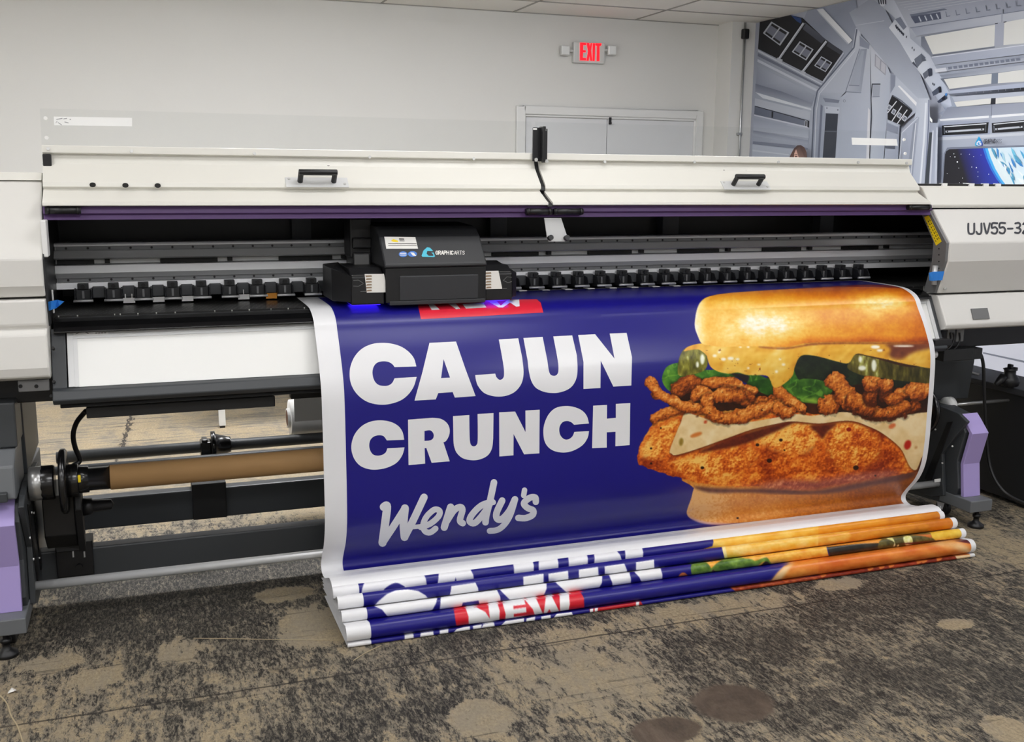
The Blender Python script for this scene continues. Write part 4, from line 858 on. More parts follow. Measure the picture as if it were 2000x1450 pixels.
# ---- legs, take-up unit, bars
def leg(side):
    m = (lambda x: x) if side == 'left_leg' else (lambda x: CX2 - x)
    def bx(bb, x0, x1, *r): return bb.box(min(m(x0), m(x1)), max(m(x0), m(x1)), *r)
    def pz(bb, prof, x0, x1): return bb.prism(prof, min(m(x0), m(x1)), max(m(x0), m(x1)))
    lg = pz(MB(), [(3.47, .475), (3.445, .42), (3.475, .285), (3.455, .165), (3.50, .075), (3.75, .055), (4.25, .055), (4.25, .46), (3.62, .50)], -.395, -.494).build(side, M_char, PR, .004)
    pz(MB(), [(3.462, .468), (3.415, .42), (3.45, .275), (3.43, .13), (3.448, .13), (3.468, .275), (3.435, .42), (3.50, .485), (3.49, .494)], -.407, -.497).build('lilac_cover', M_lilac, lg, .002)
    bx(MB(), -.392, -.51, 3.37, 3.56, .078, .13).build('foot_block', M_grey, lg, .004)
    pz(MB(), [(3.47, .50), (3.42, .475), (3.55, .30), (3.52, .115), (3.60, .085), (3.95, .085), (3.95, .48), (3.60, .51)], -.376, -.394).build('inner_plate', M_char, lg, .003)
    for q_ in ([(3.50, .46), (3.53, .45), (3.64, .16), (3.60, .15)], [(3.66, .45), (3.68, .45), (3.76, .16), (3.73, .15)]): pz(MB(), q_, -.371, -.376).build('plate_rib', M_black, lg, .002)
    for y, z in ((3.60, .40), (3.49, .35), (3.72, .20), (3.60, .14), (3.66, .38), (3.54, .26)):
        MB().cyl((m(-.376), y, z), (m(-.372), y, z), .004, 8).build('screw', M_white, lg)
    pz(MB(), [(3.70, .87), (3.70, .68), (3.72, .50), (4.15, .50), (4.15, .87)], -.388, -.66).build('column', M_char, lg, .004)
    if side == 'left_leg':
        pz(MB(), [(3.54, .785), (3.53, .64), (3.70, .64), (3.70, .785)], -.392, -.70).build('column_cover', M_char, lg, .006)
        pz(MB(), [(3.52, .638), (3.45, .60), (3.43, .50), (3.47, .49), (3.70, .49), (3.70, .638)], -.398, -.70).build('grey_cover', M_grey, lg, .006)
        bx(MB(), -.42, -.50, 3.415, 3.44, .495, .525).build('switch_box', M_char, lg, .004)
    # levelling foot and castor
    fx = m(-.457)
    MB().lathe((fx, 3.40, 0), (0, 0, 1), [(0, .034), (.012, .034), (.022, .018), (.03, .012), (.046, .012), (.047, .017), (.058, .017), (.059, .009), (.09, .009)], 20).build('levelling_foot', M_black, lg)
    cxm = m(-.452) if side == 'left_leg' else m(-.44); cyy = 3.50 if side == 'left_leg' else 3.58
    MB().lathe((cxm - .014, cyy, .036), (1, 0, 0), [(0, .02), (0, .032), (.003, .036), (.025, .036), (.028, .032), (.028, .02)], 24).build('castor_wheel', M_black, lg)
    b = MB()
    for s in (-.018, .018): b.poly([(cxm + s - .002, cyy - .028, .082), (cxm + s - .002, cyy + .028, .082), (cxm + s - .002, cyy + .012, .03), (cxm + s - .002, cyy - .012, .03)], (.004, 0, 0))
    b.box(cxm - .02, cxm + .02, cyy - .03, cyy + .03, .072, .082).cyl((cxm - .024, cyy, .036), (cxm + .024, cyy, .036), .008, 12)
    b.build('castor_fork', M_rail, lg)
    return lg
LEG = leg('left_leg'); leg('right_leg')
YT, ZT = 3.58, .503
def tx(px): return float(at(px, 940, Y=YT)[0])
tk = MB().lathe((tx(118), YT, ZT), (1, 0, 0), [(0, .05), (0, .10), (.006, .108), (.016, .108), (.022, .102), (.022, .06)], 40).build('take_up_flange', M_shaft, PR)
MB().lathe((tx(57), YT, ZT), (1, 0, 0), [(0, .052), (.003, .056), (.042, .056), (.044, .05)], 32).build('hub_ring', M_steel, tk)
b = MB().lathe((tx(80), YT, ZT), (1, 0, 0), [(0, .05), (.002, .058), (.04, .058), (.042, .05)], 12)
b.lathe((tx(128), YT, ZT), (1, 0, 0), [(0, .05), (.012, .056), (.04, .056), (.042, .045)], 12).build('ribbed_hub', M_shaft, tk, .003)
b = MB().lathe((tx(135), YT, ZT), (1, 0, 0), [(0, .044), (.06, .044), (.061, .0385), (.20, .0385)], 32).build('core_chuck', M_shaft, tk)
c0 = at(135, 931, Y=YT - .046); c1 = at(158, 943, Y=YT - .046)
MB().box(c0[0] + .004, c1[0], YT - .0462, YT - .036, c1[2], c0[2]).build('yellow_mark', M_yellow, tk, .002)
MB().cyl((-.376, YT, ZT), (tx(57), YT, ZT), .014, 12).build('shaft', M_alu, tk)
rf = MB().lathe((CX2 - tx(118) - .022, YT, ZT), (1, 0, 0), [(0, .06), (0, .102), (.006, .108), (.016, .108), (.022, .10), (.022, .05)], 40).build('take_up_flange', M_shaft, PR)
MB().lathe((CX2 - tx(118) + .002, YT, ZT), (1, 0, 0), [(0, .05), (.01, .056), (.05, .05)], 12).build('ribbed_hub', M_shaft, rf)
# cross beams, brackets, tension bar
MB().box(-.39, CX2 + .39, 3.77, 3.83, .078, .20).build('cross_beam', M_char, PR, .006)
MB().box(-.39, CX2 + .39, 4.12, 4.18, .150, .272).build('cross_beam', M_char, PR, .006)
bk = MB().box(-.325, -.205, 3.745, 3.768, .108, .232).box(-.325, -.205, 3.745, 3.84, .20, .232).build('motor_bracket', M_black, PR, .004)
b = MB()
for px in (143, 165):
    c = at(px, 1083, Y=3.744); MB().box(c[0] - .0025, c[0] + .0025, 3.742, 3.746, c[2] - .011, c[2] + .011).build('slot', M_alu, bk)
c = at(155, 1107, Y=3.744); MB().cyl(c, c + np.array([0, -.012, 0]), .011, 16).build('knob', M_black, bk)
MB().prism([(3.63, .44), (3.63, .30), (3.70, .235), (3.84, .235), (3.84, .44)], -.345, -.245).build('motor_box', M_black, PR, .004)
MB().prism([(3.60, .46), (3.58, .40), (3.66, .225), (3.70, .225), (3.70, .46)], -.243, -.222).build('swing_arm', M_matte, PR, .004)
MB().lathe((-.222, 3.66, .385), (1, 0, 0), [(0, .03), (.03, .028), (.032, .022), (.09, .018), (.1, .0)], 10).build('clamp_knob', M_black, PR)
c0 = at(374, 946, Y=4.10); c1 = at(444, 1009, Y=4.10)
MB().box(c0[0], c1[0], 4.09, 4.20, c1[2], c0[2]).build('beam_bracket', M_matte, PR, .004)
tb = MB().cyl((-.376, 3.56, .160), (CX2 + .376, 3.56, .160), .0155, 24).build('tension_bar', M_alu, PR)
q = [at(*p, Y=3.5435) for p in ((1825, 936.5), (1838, 935), (1838, 941.5), (1825, 943))]
MB().poly(q, (0, .001, 0)).build('bar_label', M_white, tb)
MB().cyl((2.7, 3.50, .765), (3.195, 3.50, .765), .0165, 18).build('guide_roller', M_white, PR)
# rear rollers and media stop
MB().cyl((-.36, 4.50, .348), (CX2 + .36, 4.50, .348), .024, 20).build('rear_roller', M_char, PR)
MB().cyl((-.36, 4.38, .325), (CX2 + .36, 4.38, .325), .018, 20).build('rear_roller', M_char, PR)
xs_ = at(391, 870, Y=4.45)[0]; xe_ = at(453, 870, Y=4.45)[0]
ms = MB().lathe((xs_ + .045, 4.46, .36), (1, 0, 0), [(0, .03), (0, .062), (.016, .062), (.02, .05), (.075, .034), (.08, .034), (.08, .02)], 20).build('media_stop', M_shaft, PR)
MB().box(xs_, xs_ + .045, 4.42, 4.50, .295, .385).box(xs_ + .005, xs_ + .03, 4.41, 4.47, .385, .40).build('stop_clamp', M_shaft, ms, .006)
b = MB().tube([at(168, 803, Y=3.66), at(150, 825, Y=3.7), at(143, 850, Y=3.72), at(147, 875, Y=3.74), at(156, 900, Y=3.76), at(140, 912, Y=3.74), at(130, 930, Y=3.68)], .0085)
b.build('cable', M_black, PR)
b = MB().tube([at(48, 808, Y=4.2), at(57, 818, Y=4.2), at(52, 838, Y=4.2), at(46, 850, Y=4.2)], .011); b.build('cable', M_black, PR)
# right-hand bits: bracket tabs, roller bar, white guide disc
b = MB()
for a, c_ in ((1849, 1863), (1867, 1881)):
    MB().box(at(a, 655, Y=3.56)[0], at(c_, 655, Y=3.56)[0], 3.555, 3.565, at(1860, 664 if a < 1860 else 668, Y=3.56)[2], .865).build('cable_bracket', M_gplate, PR, .002)
b = MB()
for a in (1856, 1862, 1874): MB().tube([at(a, 650, Y=3.55), at(a + 1, 664, Y=3.55), at(a - 6, 678, Y=3.55), at(a - 18, 686, Y=3.55)], .004, 6).build('cable', M_black, PR)
MB().box(at(1823, 670, Y=3.47)[0], at(1856, 670, Y=3.47)[0], 3.46, 3.52, at(1840, 676, Y=3.47)[2], at(1840, 663, Y=3.47)[2]).build('end_block', M_black, PR, .003)
rx0 = at(1850, 792, Y=3.66); rx1 = at(1969, 783, Y=3.66)
rb = MB().cyl((rx0[0], 3.66, rx0[2]), (rx1[0], 3.66, rx0[2]), .0085, 16).build('core_bar', M_steel, PR)
MB().lathe((rx0[0] - .012, 3.66, rx0[2]), (1, 0, 0), [(0, .018), (.002, .038), (.035, .038), (.04, .03), (.042, .012)], 28).build('guide_disc', M_white, rb)
# ---------------------------------------------------------------- the printed banner
def arcp(cy, cz, r, a0, a1, n):
    return [(cy + r * math.cos(math.radians(a0 + (a1 - a0) * k / n)), cz + r * math.sin(math.radians(a0 + (a1 - a0) * k / n))) for k in range(n + 1)]
hang = [(3.93, 1.0445), (3.80, 1.0445), (3.70, 1.0440), (3.65, 1.0425), (3.62, 1.0395), (3.59, 1.032), (3.556, 1.018), (3.532, .997), (3.519, .975), (3.475, .909), (3.437, .839), (3.422, .800), (3.413, .75), (3.409, .658), (3.408, .548), (3.408, .414), (3.418, .31), (3.448, .236), (3.495, .176), (3.521, .137), (3.515, .113), (3.485, .104)]
crest = [(3.485, .104), (3.44, .113), (3.39, .133), (3.36, .1445)] + arcp(3.33, .109, .037, 80, 195, 9)
def fold(c, r, back0, back1, n=26):
    return list(back0) + arcp(c[0], c[1], r, 75, 255, n) + list(back1)
FOLDS = [fold((3.302, .1135), .0205, [(3.40, .112), (3.35, .126)], [(3.34, .093), (3.44, .088), (3.53, .080)]), fold((3.230, .1055), .0225, [(3.52, .071), (3.40, .083), (3.30, .090), (3.262, .106)], [(3.36, .072), (3.52, .060)]),
         fold((3.176, .0795), .0195, [(3.53, .052), (3.36, .063), (3.25, .078), (3.204, .086)], [(3.34, .052), (3.53, .041)]), fold((3.126, .0425), .0265, [(3.51, .034), (3.34, .043), (3.21, .056), (3.160, .062)], [(3.30, .015), (3.52, .012)]), fold((3.108, .0085), .0072, [(3.50, .0075), (3.14, .0125)], [(3.20, .0018), (3.55, .0016)])]
def dens(P, step, smooth):
    P = [np.array(p, float) for p in P]
    if smooth: P = spline(P, 8)
    out = [P[0]]; acc = 0
    for a, b in zip(P[:-1], P[1:]):
        L = np.linalg.norm(b - a); n = max(1, int(round(L / step))) if not smooth else 1
        for k in range(1, n + 1): out.append(a + (b - a) * k / n)
    if smooth:   # resample by length
        Q = [out[0]]; 
        for p in out[1:]:
            if np.linalg.norm(p - Q[-1]) > step: Q.append(p)
        if np.linalg.norm(Q[-1] - out[-1]) > 1e-6: Q.append(out[-1])
        out = Q
    return out
SEG = []     # (first row, last row) of each piece of the sheet
PROF = []
for piece, sm_ in [(hang, True), (crest, True)] + [(f, False) for f in FOLDS]:
    d = dens(piece, .007, sm_) if sm_ else [np.array(p) for p in piece]
    if not sm_:
        d = list(d)
    SEG.append((len(PROF), len(PROF) + len(d) - 1)); PROF += d
PROF = np.array(PROF)
NR = len(PROF)
SL = np.concatenate([[0], np.cumsum(np.linalg.norm(np.diff(PROF, axis=0), axis=1))])
NRM = np.zeros((NR, 2))
for a, b in SEG:
    for i in range(a, b + 1):
        t = PROF[min(i + 1, b)] - PROF[max(i - 1, a)]; t = t / (np.linalg.norm(t) + 1e-12)
        NRM[i] = (t[1], -t[0])          # the printed side
XRB = 3.118
def xl_edge(s): 
    h = SL[SEG[1][1]]
    return .555 + .017 * max(0.0, (s - h)) / (SL[-1] - h)
def unproj(px, py):
    """pixel -> (x, s) on the first printed surface the ray meets"""
    d = ray(px, py); best = None
    for a, b in SEG:
        A = PROF[a:b]; B = PROF[a + 1:b + 1]; e = B - A
        # 0 + t*dy = Ay + u*ey ; 1.5 + t*dz = Az + u*ez
        det = -d[1] * e[:, 1] + d[2] * e[:, 0]
        ry, rz = A[:, 0], A[:, 1] - CAM[2]
        with np.errstate(divide='ignore', invalid='ignore'):
            t = (-ry * e[:, 1] + rz * e[:, 0]) / det
            u = (d[1] * rz - d[2] * ry) / det
        ok = (u >= -1e-6) & (u <= 1 + 1e-6) & (t > 0)
        for i in np.where(ok)[0]:
            if best is None or t[i] < best[0]: best = (t[i], a + i, u[i])
    if best is None: return None
    t, i, u = best
    return np.array([t * d[0], SL[i] + u * (SL[i + 1] - SL[i])])
def surf(x, s, off=0.0):
    i = int(np.clip(np.searchsorted(SL, s, side='right') - 1, 0, NR - 2))
    u = (s - SL[i]) / max(SL[i + 1] - SL[i], 1e-9)
    p = PROF[i] * (1 - u) + PROF[i + 1] * u; n = NRM[i] * (1 - u) + NRM[i + 1] * u
    n = n / (np.linalg.norm(n) + 1e-9)
    return (x, p[0] + n[0] * off, p[1] + n[1] * off)
S_H0, S_H1 = SL[SEG[0][0]], SL[SEG[0][1]]
BLUE = (25, 21, 122); WHITE = (232, 232, 234); RED = (214, 30, 48)
M_vinyl = printmat('printed_vinyl', .33, .45)
class Sheet:
    def __init__(s): s.v = []; s.f = []; s.c = []
    def grid(s, xs, rows, off, colfn, mask=None):
        o = len(s.v); n = len(xs)
        for r in rows:
            for x in xs: pass
        P = PROF[rows] + NRM[rows] * off
        V = np.stack([np.broadcast_to(xs, (len(rows), n)), np.broadcast_to(P[:, :1], (len(rows), n)), np.broadcast_to(P[:, 1:], (len(rows), n))], -1).reshape(-1, 3)
        C = colfn(V)
        s.v += V.tolist(); s.c += C.tolist()
        for j in range(len(rows) - 1):
            for i in range(n - 1):
                a = j * n + i
                if mask is None or mask[a] or mask[a + 1] or mask[a + n] or mask[a + n + 1]:
                    s.f.append((o + a, o + a + 1, o + a + n + 1, o + a + n))
    def flat(s, polys, off, rgb, holes=(), srows=None):
        """polygons given in (x, s); cut along the rows of the sheet so that they bend with it"""
        bm = bmesh.new()
        loops = [[Vector((p[0], p[1], 0)) for p in q] for q in polys]
        flat = [p for l in loops for p in l]
        vs = [bm.verts.new(p) for p in flat]
        for t in tessellate_polygon(loops):
            try: bm.faces.new([vs[i] for i in t])
            except ValueError: pass
        smin = min(p.y for p in flat); smax = max(p.y for p in flat)
        for i in range(NR):
            if smin < SL[i] < smax:
                bmesh.ops.bisect_plane(bm, geom=bm.verts[:] + bm.edges[:] + bm.faces[:], plane_co=(0, SL[i], 0), plane_no=(0, 1, 0))
        o = len(s.v); bm.verts.index_update()
        for v in bm.verts: s.v.append(list(surf(v.co.x, v.co.y, off)))
        for f in bm.faces: s.f.append(tuple(o + v.index for v in f.verts))
        s.c += [(*lin(rgb), 1)] * len(bm.verts); bm.free()
    def build(s, name, parent):
        me = bpy.data.meshes.new(name); me.from_pydata(s.v, [], s.f); me.materials.append(M_vinyl)
        a = me.color_attributes.new('Col', 'FLOAT_COLOR', 'POINT'); a.data.foreach_set('color', np.asarray(s.c, np.float32).ravel())
        me.polygons.foreach_set('use_smooth', [True] * len(me.polygons)); me.update()
        o = bpy.data.objects.new(name, me); COL.objects.link(o); attach(o, parent); return o
# ---- a small painter: pictures are painted in the photograph's pixel frame, then printed on the sheet through (x, s)
CX0, CY0, CW, CH = 600, 545, 1320, 740
rs = np.random.RandomState(3)
def vnoise(x, y, seed):
    g = np.random.RandomState(seed).rand(64, 64)
    xi = np.floor(x).astype(int); yi = np.floor(y).astype(int); fx = x - xi; fy = y - yi
    fx = fx * fx * (3 - 2 * fx); fy = fy * fy * (3 - 2 * fy)
    G = lambda a, b: g[a % 64, b % 64]
    return (G(xi, yi) * (1 - fx) + G(xi + 1, yi) * fx) * (1 - fy) + (G(xi, yi + 1) * (1 - fx) + G(xi + 1, yi + 1) * fx) * fy
def fbm(x, y, sc, oc=4, seed=0, gain=.55):
    v = 0; a = 1; t = 0
    for k in range(oc):
        v = v + a * vnoise(x / sc * 2 ** k + 17.3 * k, y / sc * 2 ** k + 9.1 * k, seed + k); t += a; a *= gain
    return v / t
YY, XX = np.mgrid[0:CH, 0:CW].astype(float); XX += CX0; YY += CY0
IMG = np.zeros((CH, CW, 3)); IMG[:] = BLUE
def inpoly(P, sub=3):
    P = np.array(P, float); x0 = max(int(P[:, 0].min()) - 1 - CX0, 0); x1 = min(int(P[:, 0].max()) + 2 - CX0, CW); y0 = max(int(P[:, 1].min()) - 1 - CY0, 0); y1 = min(int(P[:, 1].max()) + 2 - CY0, CH)
    if x1 <= x0 or y1 <= y0: return None
    m = np.zeros((y1 - y0, x1 - x0))
    for a in range(sub):
        for b in range(sub):
            X = XX[y0:y1, x0:x1] + (a + .5) / sub - .5; Y = YY[y0:y1, x0:x1] + (b + .5) / sub - .5
            c = np.zeros(X.shape, bool)
            for (ax, ay), (bx, by) in zip(P, np.roll(P, -1, 0)):
                if ay == by: continue
                c ^= ((ay > Y) != (by > Y)) & (X < (bx - ax) * (Y - ay) / (by - ay) + ax)
            m += c
    return (slice(y0, y1), slice(x0, x1)), m / (sub * sub)
def put(sl, m, col):
    IMG[sl] = IMG[sl] * (1 - m[..., None]) + np.clip(col, 0, 255) * m[..., None]
def blur(m, r):
    for ax in (0, 1):
        k = np.ones(2 * r + 1) / (2 * r + 1); 
        for _ in range(2): m = np.apply_along_axis(lambda v: np.convolve(np.pad(v, r, mode='edge'), k, 'valid'), ax, m)
    return m
def ramp(v, stops):
    v = np.clip(v, 0, 1); xs = [s[0] for s in stops]
    return np.stack([np.interp(v, xs, [s[1][k] for s in stops]) for k in range(3)], -1)
def jag(P, amp, step, seed):
    """roughen an outline"""
    P = [np.array(p, float) for p in P]; out = []; r = np.random.RandomState(seed)
    for a, b in zip(P, P[1:] + P[:1]):
        L = np.linalg.norm(b - a); n = max(1, int(L / step)); nn = np.array([-(b - a)[1], (b - a)[0]]) / max(L, 1e-6)
        for k in range(n): out.append(a + (b - a) * k / n + nn * r.uniform(-amp, amp))
    return out
def smoothp(P, n=4):
    P = [np.array(p, float) for p in P]; Q = [P[-1]] + P + [P[0], P[1]]; out = []
    for i in range(1, len(Q) - 2):
        a, b, c, d = Q[i - 1], Q[i], Q[i + 1], Q[i + 2]
        for k in range(n):
            t = k / n; out.append(.5 * (2 * b + (c - a) * t + (2 * a - 5 * b + 4 * c - d) * t * t + (3 * b - a - 3 * c + d) * t ** 3))
    return out
Bq = lambda P: [(1220 + p[0] / 2.9, 540 + p[1] / 2.9) for p in P]
FOOD = np.zeros((CH, CW))
def area(P, fn, soft=0, sm=True, mask=True):
    r = inpoly(smoothp(P) if sm else P)
    if r is None: return
    sl, m = r
    if soft: m = blur(m, soft)
    put(sl, m, fn(XX[sl], YY[sl], m))
    if mask: FOOD[sl] = np.maximum(FOOD[sl], m)
def crust(lo, mid_, hi, sc=9, seed=0, bias=0.0, ax=0, ay=0, cx=0, cy=0):
    def fn(x, y, m):
        g = fbm(x, y, 55, 3, seed + 3); n = fbm(x, y, sc * 1.9, 4, seed, .6); q = fbm(x + 1.0, y + 1.6, sc * 1.9, 4, seed, .6); h = fbm(x, y, 3.2, 2, seed + 7)
        v = .5 + (n - .5) * .75 + (q - n) * 3.3 + (g - .5) * .9 + (h - .5) * .45 + bias + (x - cx) * ax + (y - cy) * ay
        return ramp(v, [(0, lo), (.28, tuple((np.array(lo) * .55 + np.array(mid_) * .45))), (.52, mid_), (.78, hi), (1, tuple(np.minimum(255, np.array(hi) + 24)))])
    return fn
# bottom bun
def bunb(x, y, m):
    n = fbm(x, y, 3, 3, 40); g = fbm(x, y, 40, 3, 44)
    v = np.clip(1 - (x - 1340) / 480, 0, 1) * .72 + .2 + .25 * g + (n - .5) * .35 - np.clip((962 - y + (x - 1350) * .0) / 26, 0, 1) * .38 * (x < 1600)
    return ramp(v, [(0, (92, 44, 26)), (.25, (132, 66, 30)), (.5, (170, 92, 36)), (.72, (214, 130, 46)), (.9, (232, 158, 72)), (1, (244, 188, 116))])
area(Bq([(420, 1120), (392, 1200), (376, 1260), (358, 1310), (352, 1345), (378, 1374), (470, 1398), (560, 1402), (640, 1398), (760, 1388), (1000, 1362), (1300, 1332), (1600, 1308), (1740, 1295), (1740, 1090)]), bunb)
area(Bq([(390, 1190), (520, 1200), (700, 1205), (850, 1200), (950, 1210), (1080, 1215), (1250, 1185), (1420, 1150), (1640, 1110), (1600, 1150), (1400, 1185), (1200, 1225), (950, 1235), (700, 1225), (480, 1225)]), lambda x, y, m: ramp(fbm(x, y, 8, 3, 41), [(0, (88, 48, 44)), (1, (122, 72, 62))]), 2)
# dark gap behind the fillings
area(Bq([(290, 640), (700, 620), (1000, 460), (1200, 430), (1760, 420), (1760, 1090), (1640, 1090), (1560, 900), (1400, 810), (1000, 810), (330, 790)]), lambda x, y, m: ramp(fbm(x, y, 20, 3, 50), [(0, (26, 12, 8)), (.6, (58, 26, 12)), (1, (92, 42, 18))]))
# chicken
area(jag(Bq([(72, 1035), (82, 970), (125, 890), (165, 830), (230, 800), (345, 770), (600, 760), (1000, 770), (1250, 805), (1420, 840), (1560, 930), (1640, 1030), (1665, 1096), (1560, 1122), (1420, 1142), (1250, 1172), (1080, 1203), (940, 1203), (850, 1183), (700, 1192), (520, 1187), (380, 1162), (260, 1130), (150, 1096), (85, 1068)]), 1.6, 5, 2),
     crust((132, 38, 10), (220, 100, 24), (243, 154, 54), 13, 60, .06, -.0002, -.0012, 1500, 880), sm=False)
for P, bi, sd in (([(690, 900), (800, 830), (960, 815), (1080, 840), (1110, 880), (1080, 960), (980, 1010), (850, 980)], .14, 61), ([(1140, 890), (1240, 820), (1330, 840), (1450, 930), (1420, 1040), (1300, 1100), (1180, 1050)], .10, 63), ([(90, 1010), (130, 910), (220, 830), (310, 800), (280, 930), (200, 1040)], .06, 64), ([(250, 1060), (420, 1010), (640, 960), (760, 1000), (660, 1110), (480, 1150), (300, 1110)], .12, 66)):
    area(Bq(P), crust((160, 52, 14), (228, 116, 30), (250, 178, 76), 9, sd, bi), 5)
for P in ([(1050, 850), (1110, 840), (1200, 835), (1150, 880), (1120, 920), (1095, 890)], [(700, 885), (860, 840), (1000, 800), (900, 860), (760, 920), (640, 960), (420, 1000), (520, 950)]):
    area(Bq(P), lambda x, y, m: ramp(fbm(x, y, 6, 3, 68), [(0, (70, 22, 14)), (1, (120, 44, 22))]), 2)
area(Bq([(760, 1190), (900, 1150), (1100, 1165), (1300, 1120), (1560, 1110), (1400, 1150), (1200, 1185), (1050, 1208), (900, 1205)]), crust((130, 50, 36), (178, 84, 58), (206, 124, 84), 10, 69), 4)
for cx_, cy_, r in ((885, 928, 9), (752, 955, 9), (820, 1045, 13), (905, 985, 5), (150, 975, 6), (440, 1085, 9), (1310, 1085, 14), (1270, 868, 12), (150, 1060, 6), (205, 860, 5), (640, 1370, 6), (1420, 1130, 5)):
    area(Bq([(cx_ + r * math.cos(a) * 1.2, cy_ + r * math.sin(a)) for a in np.linspace(0, 6.28, 9)[:-1]]), lambda x, y, m, c=(44, 18, 10) if r != 12 else (150, 26, 14): np.ones(x.shape + (3,)) * c, sm=False)
# cheese
def cheese(x, y, m):
    n = fbm(x, y, 18, 3, 70); v = .62 + (n - .5) * .6 - np.clip((y - 880) / 300, -.2, .3) * .25
    return ramp(v, [(0, (186, 138, 78)), (.4, (222, 186, 122)), (.7, (238, 210, 156)), (1, (246, 228, 186))])
CH_P = [(345, 775), (318, 830), (296, 880), (256, 985), (266, 1005), (292, 1013), (400, 982), (560, 925), (720, 868), (850, 838), (950, 822), (1100, 834), (1220, 820), (1300, 822), (1380, 850), (1460, 890), (1560, 972), (1605, 1060), (1628, 1092), (1655, 1094), (1682, 1030), (1705, 1000), (1740, 950), (1750, 780), (1560, 790), (1400, 796), (1260, 770), (1160, 776), (1060, 790), (970, 780), (860, 800), (700, 826), (560, 838), (430, 796)]
area(Bq([(p[0] + 2, p[1] + 8) for p in CH_P]), lambda x, y, m: np.ones(x.shape + (3,)) * (96, 34, 12), 2)
area(Bq(CH_P), cheese)
for cx_, cy_, rx, ry, c in ((405, 898, 34, 12, (214, 122, 50)), (320, 938, 12, 22, (150, 120, 40)), (458, 825, 9, 9, (196, 60, 24)), (412, 792, 8, 6, (80, 40, 20)), (1515, 848, 20, 14, (216, 110, 60)), (1603, 955, 20, 26, (186, 34, 20)), (1650, 970, 8, 8, (206, 150, 90)), (1350, 780, 18, 8, (90, 70, 30))):
    area(Bq([(cx_ + rx * math.cos(a), cy_ + ry * math.sin(a) - (rx * math.cos(a) * .3)) for a in np.linspace(0, 6.28, 9)[:-1]]), lambda x, y, m, c=c: np.ones(x.shape + (3,)) * c, 1)
# lettuce
def leaf(lo, hi, seed, vein=1):
    def fn(x, y, m):
        n = fbm(x, y, 16, 5, seed); r = np.abs(fbm(x, y, 22, 2, seed + 9) - .5) < .025
        v = n + vein * .25 * r
        return ramp(v, [(.2, lo), (.55, tuple((np.array(lo) + hi) / 2)), (.85, hi)])
    return fn
area(Bq([(212, 590), (222, 540), (250, 505), (320, 488), (420, 500), (420, 600), (340, 640), (290, 662), (240, 640)]), leaf((34, 92, 22), (110, 164, 50), 80))
area(Bq([(330, 600), (380, 545), (470, 530), (620, 536), (760, 560), (840, 575), (1000, 470), (1060, 450), (1150, 560), (1180, 640), (1140, 690), (1100, 718), (1000, 712), (930, 690), (800, 670), (700, 612), (650, 570), (560, 590), (470, 606), (400, 612)]), leaf((22, 70, 16), (92, 150, 46), 83))
area(Bq([(690, 610), (800, 580), (840, 600), (860, 680), (780, 660)]), leaf((16, 52, 14), (60, 112, 30), 85)); area(Bq([(600, 548), (700, 560), (690, 605), (640, 575)]), lambda x, y, m: np.ones(x.shape + (3,)) * (36, 26, 30), 1)
area(Bq([(958, 520), (975, 470), (1010, 445), (1110, 450), (1300, 500), (1722, 560), (1722, 610), (1500, 630), (1340, 610), (1180, 640), (1050, 600), (990, 590)]), leaf((14, 20, 16), (40, 52, 30), 87, .4))
area(Bq([(900, 640), (1010, 580), (1150, 600), (1180, 630), (1120, 700), (1080, 718), (980, 708), (920, 680)]), leaf((24, 62, 18), (104, 156, 50), 89))
area(Bq([(1010, 700), (1080, 690), (1110, 712), (1080, 720)]), lambda x, y, m: np.ones(x.shape + (3,)) * (140, 180, 60), 2)
# crisp onion strips
def strip(pts, wd, seed, bi=0.0):
    P = [np.array(p, float) for p in spline([np.array(q, float) for q in Bq(pts)], 6)]; w_ = wd / 2.9 * 1.16
    pad = w_; x0 = int(min(p[0] for p in P) - pad) - CX0; x1 = int(max(p[0] for p in P) + pad) + 2 - CX0; y0 = int(min(p[1] for p in P) - pad) - CY0; y1 = int(max(p[1] for p in P) + pad) + 2 - CY0
    sl = (slice(y0, y1), slice(x0, x1)); X, Y = XX[sl], YY[sl]; D = np.full(X.shape, 1e9); H = np.zeros(X.shape)
    for a, b in zip(P[:-1], P[1:]):
        e = b - a; L2 = e @ e + 1e-9; t = np.clip(((X - a[0]) * e[0] + (Y - a[1]) * e[1]) / L2, 0, 1)
        dx = X - a[0] - t * e[0]; dy = Y - a[1] - t * e[1]; d = np.hypot(dx, dy); u = d < D; D[u] = d[u]; H[u] = dy[u]
    D = D + (fbm(X, Y, 5, 3, seed + 5) - .5) * w_ * .18 + (fbm(X, Y, 15, 2, seed + 15) - .5) * w_ * .42
    m = np.clip((w_ / 2 - D) / 1.0 + .5, 0, 1); q = np.clip(D / (w_ / 2), 0, 1)
    n = fbm(X, Y, 7, 4, seed, .6); v = .68 + bi - .42 * q ** 2.2 - .25 * np.clip(H / (w_ / 2), -1, 1) + (n - .5) * .6 + (fbm(X + 1.3, Y + 1.5, 6, 3, seed) - fbm(X, Y, 6, 3, seed)) * 1.1
    col = ramp(v, [(0, (78, 30, 10)), (.3, (146, 64, 18)), (.55, (204, 106, 32)), (.8, (232, 146, 60)), (1, (248, 188, 104))])
    sp = fbm(X, Y, 3.6, 2, seed + 11) > .82
    col = np.where(sp[..., None], np.array((84, 34, 14)), col)
    sh = np.clip((w_ / 2 + 4 - D) / 5, 0, 1) * (1 - m); IMG[sl] = IMG[sl] * (1 - .5 * sh[..., None] * FOOD[sl][..., None])
    put(sl, m, col); FOOD[sl] = np.maximum(FOOD[sl], m)
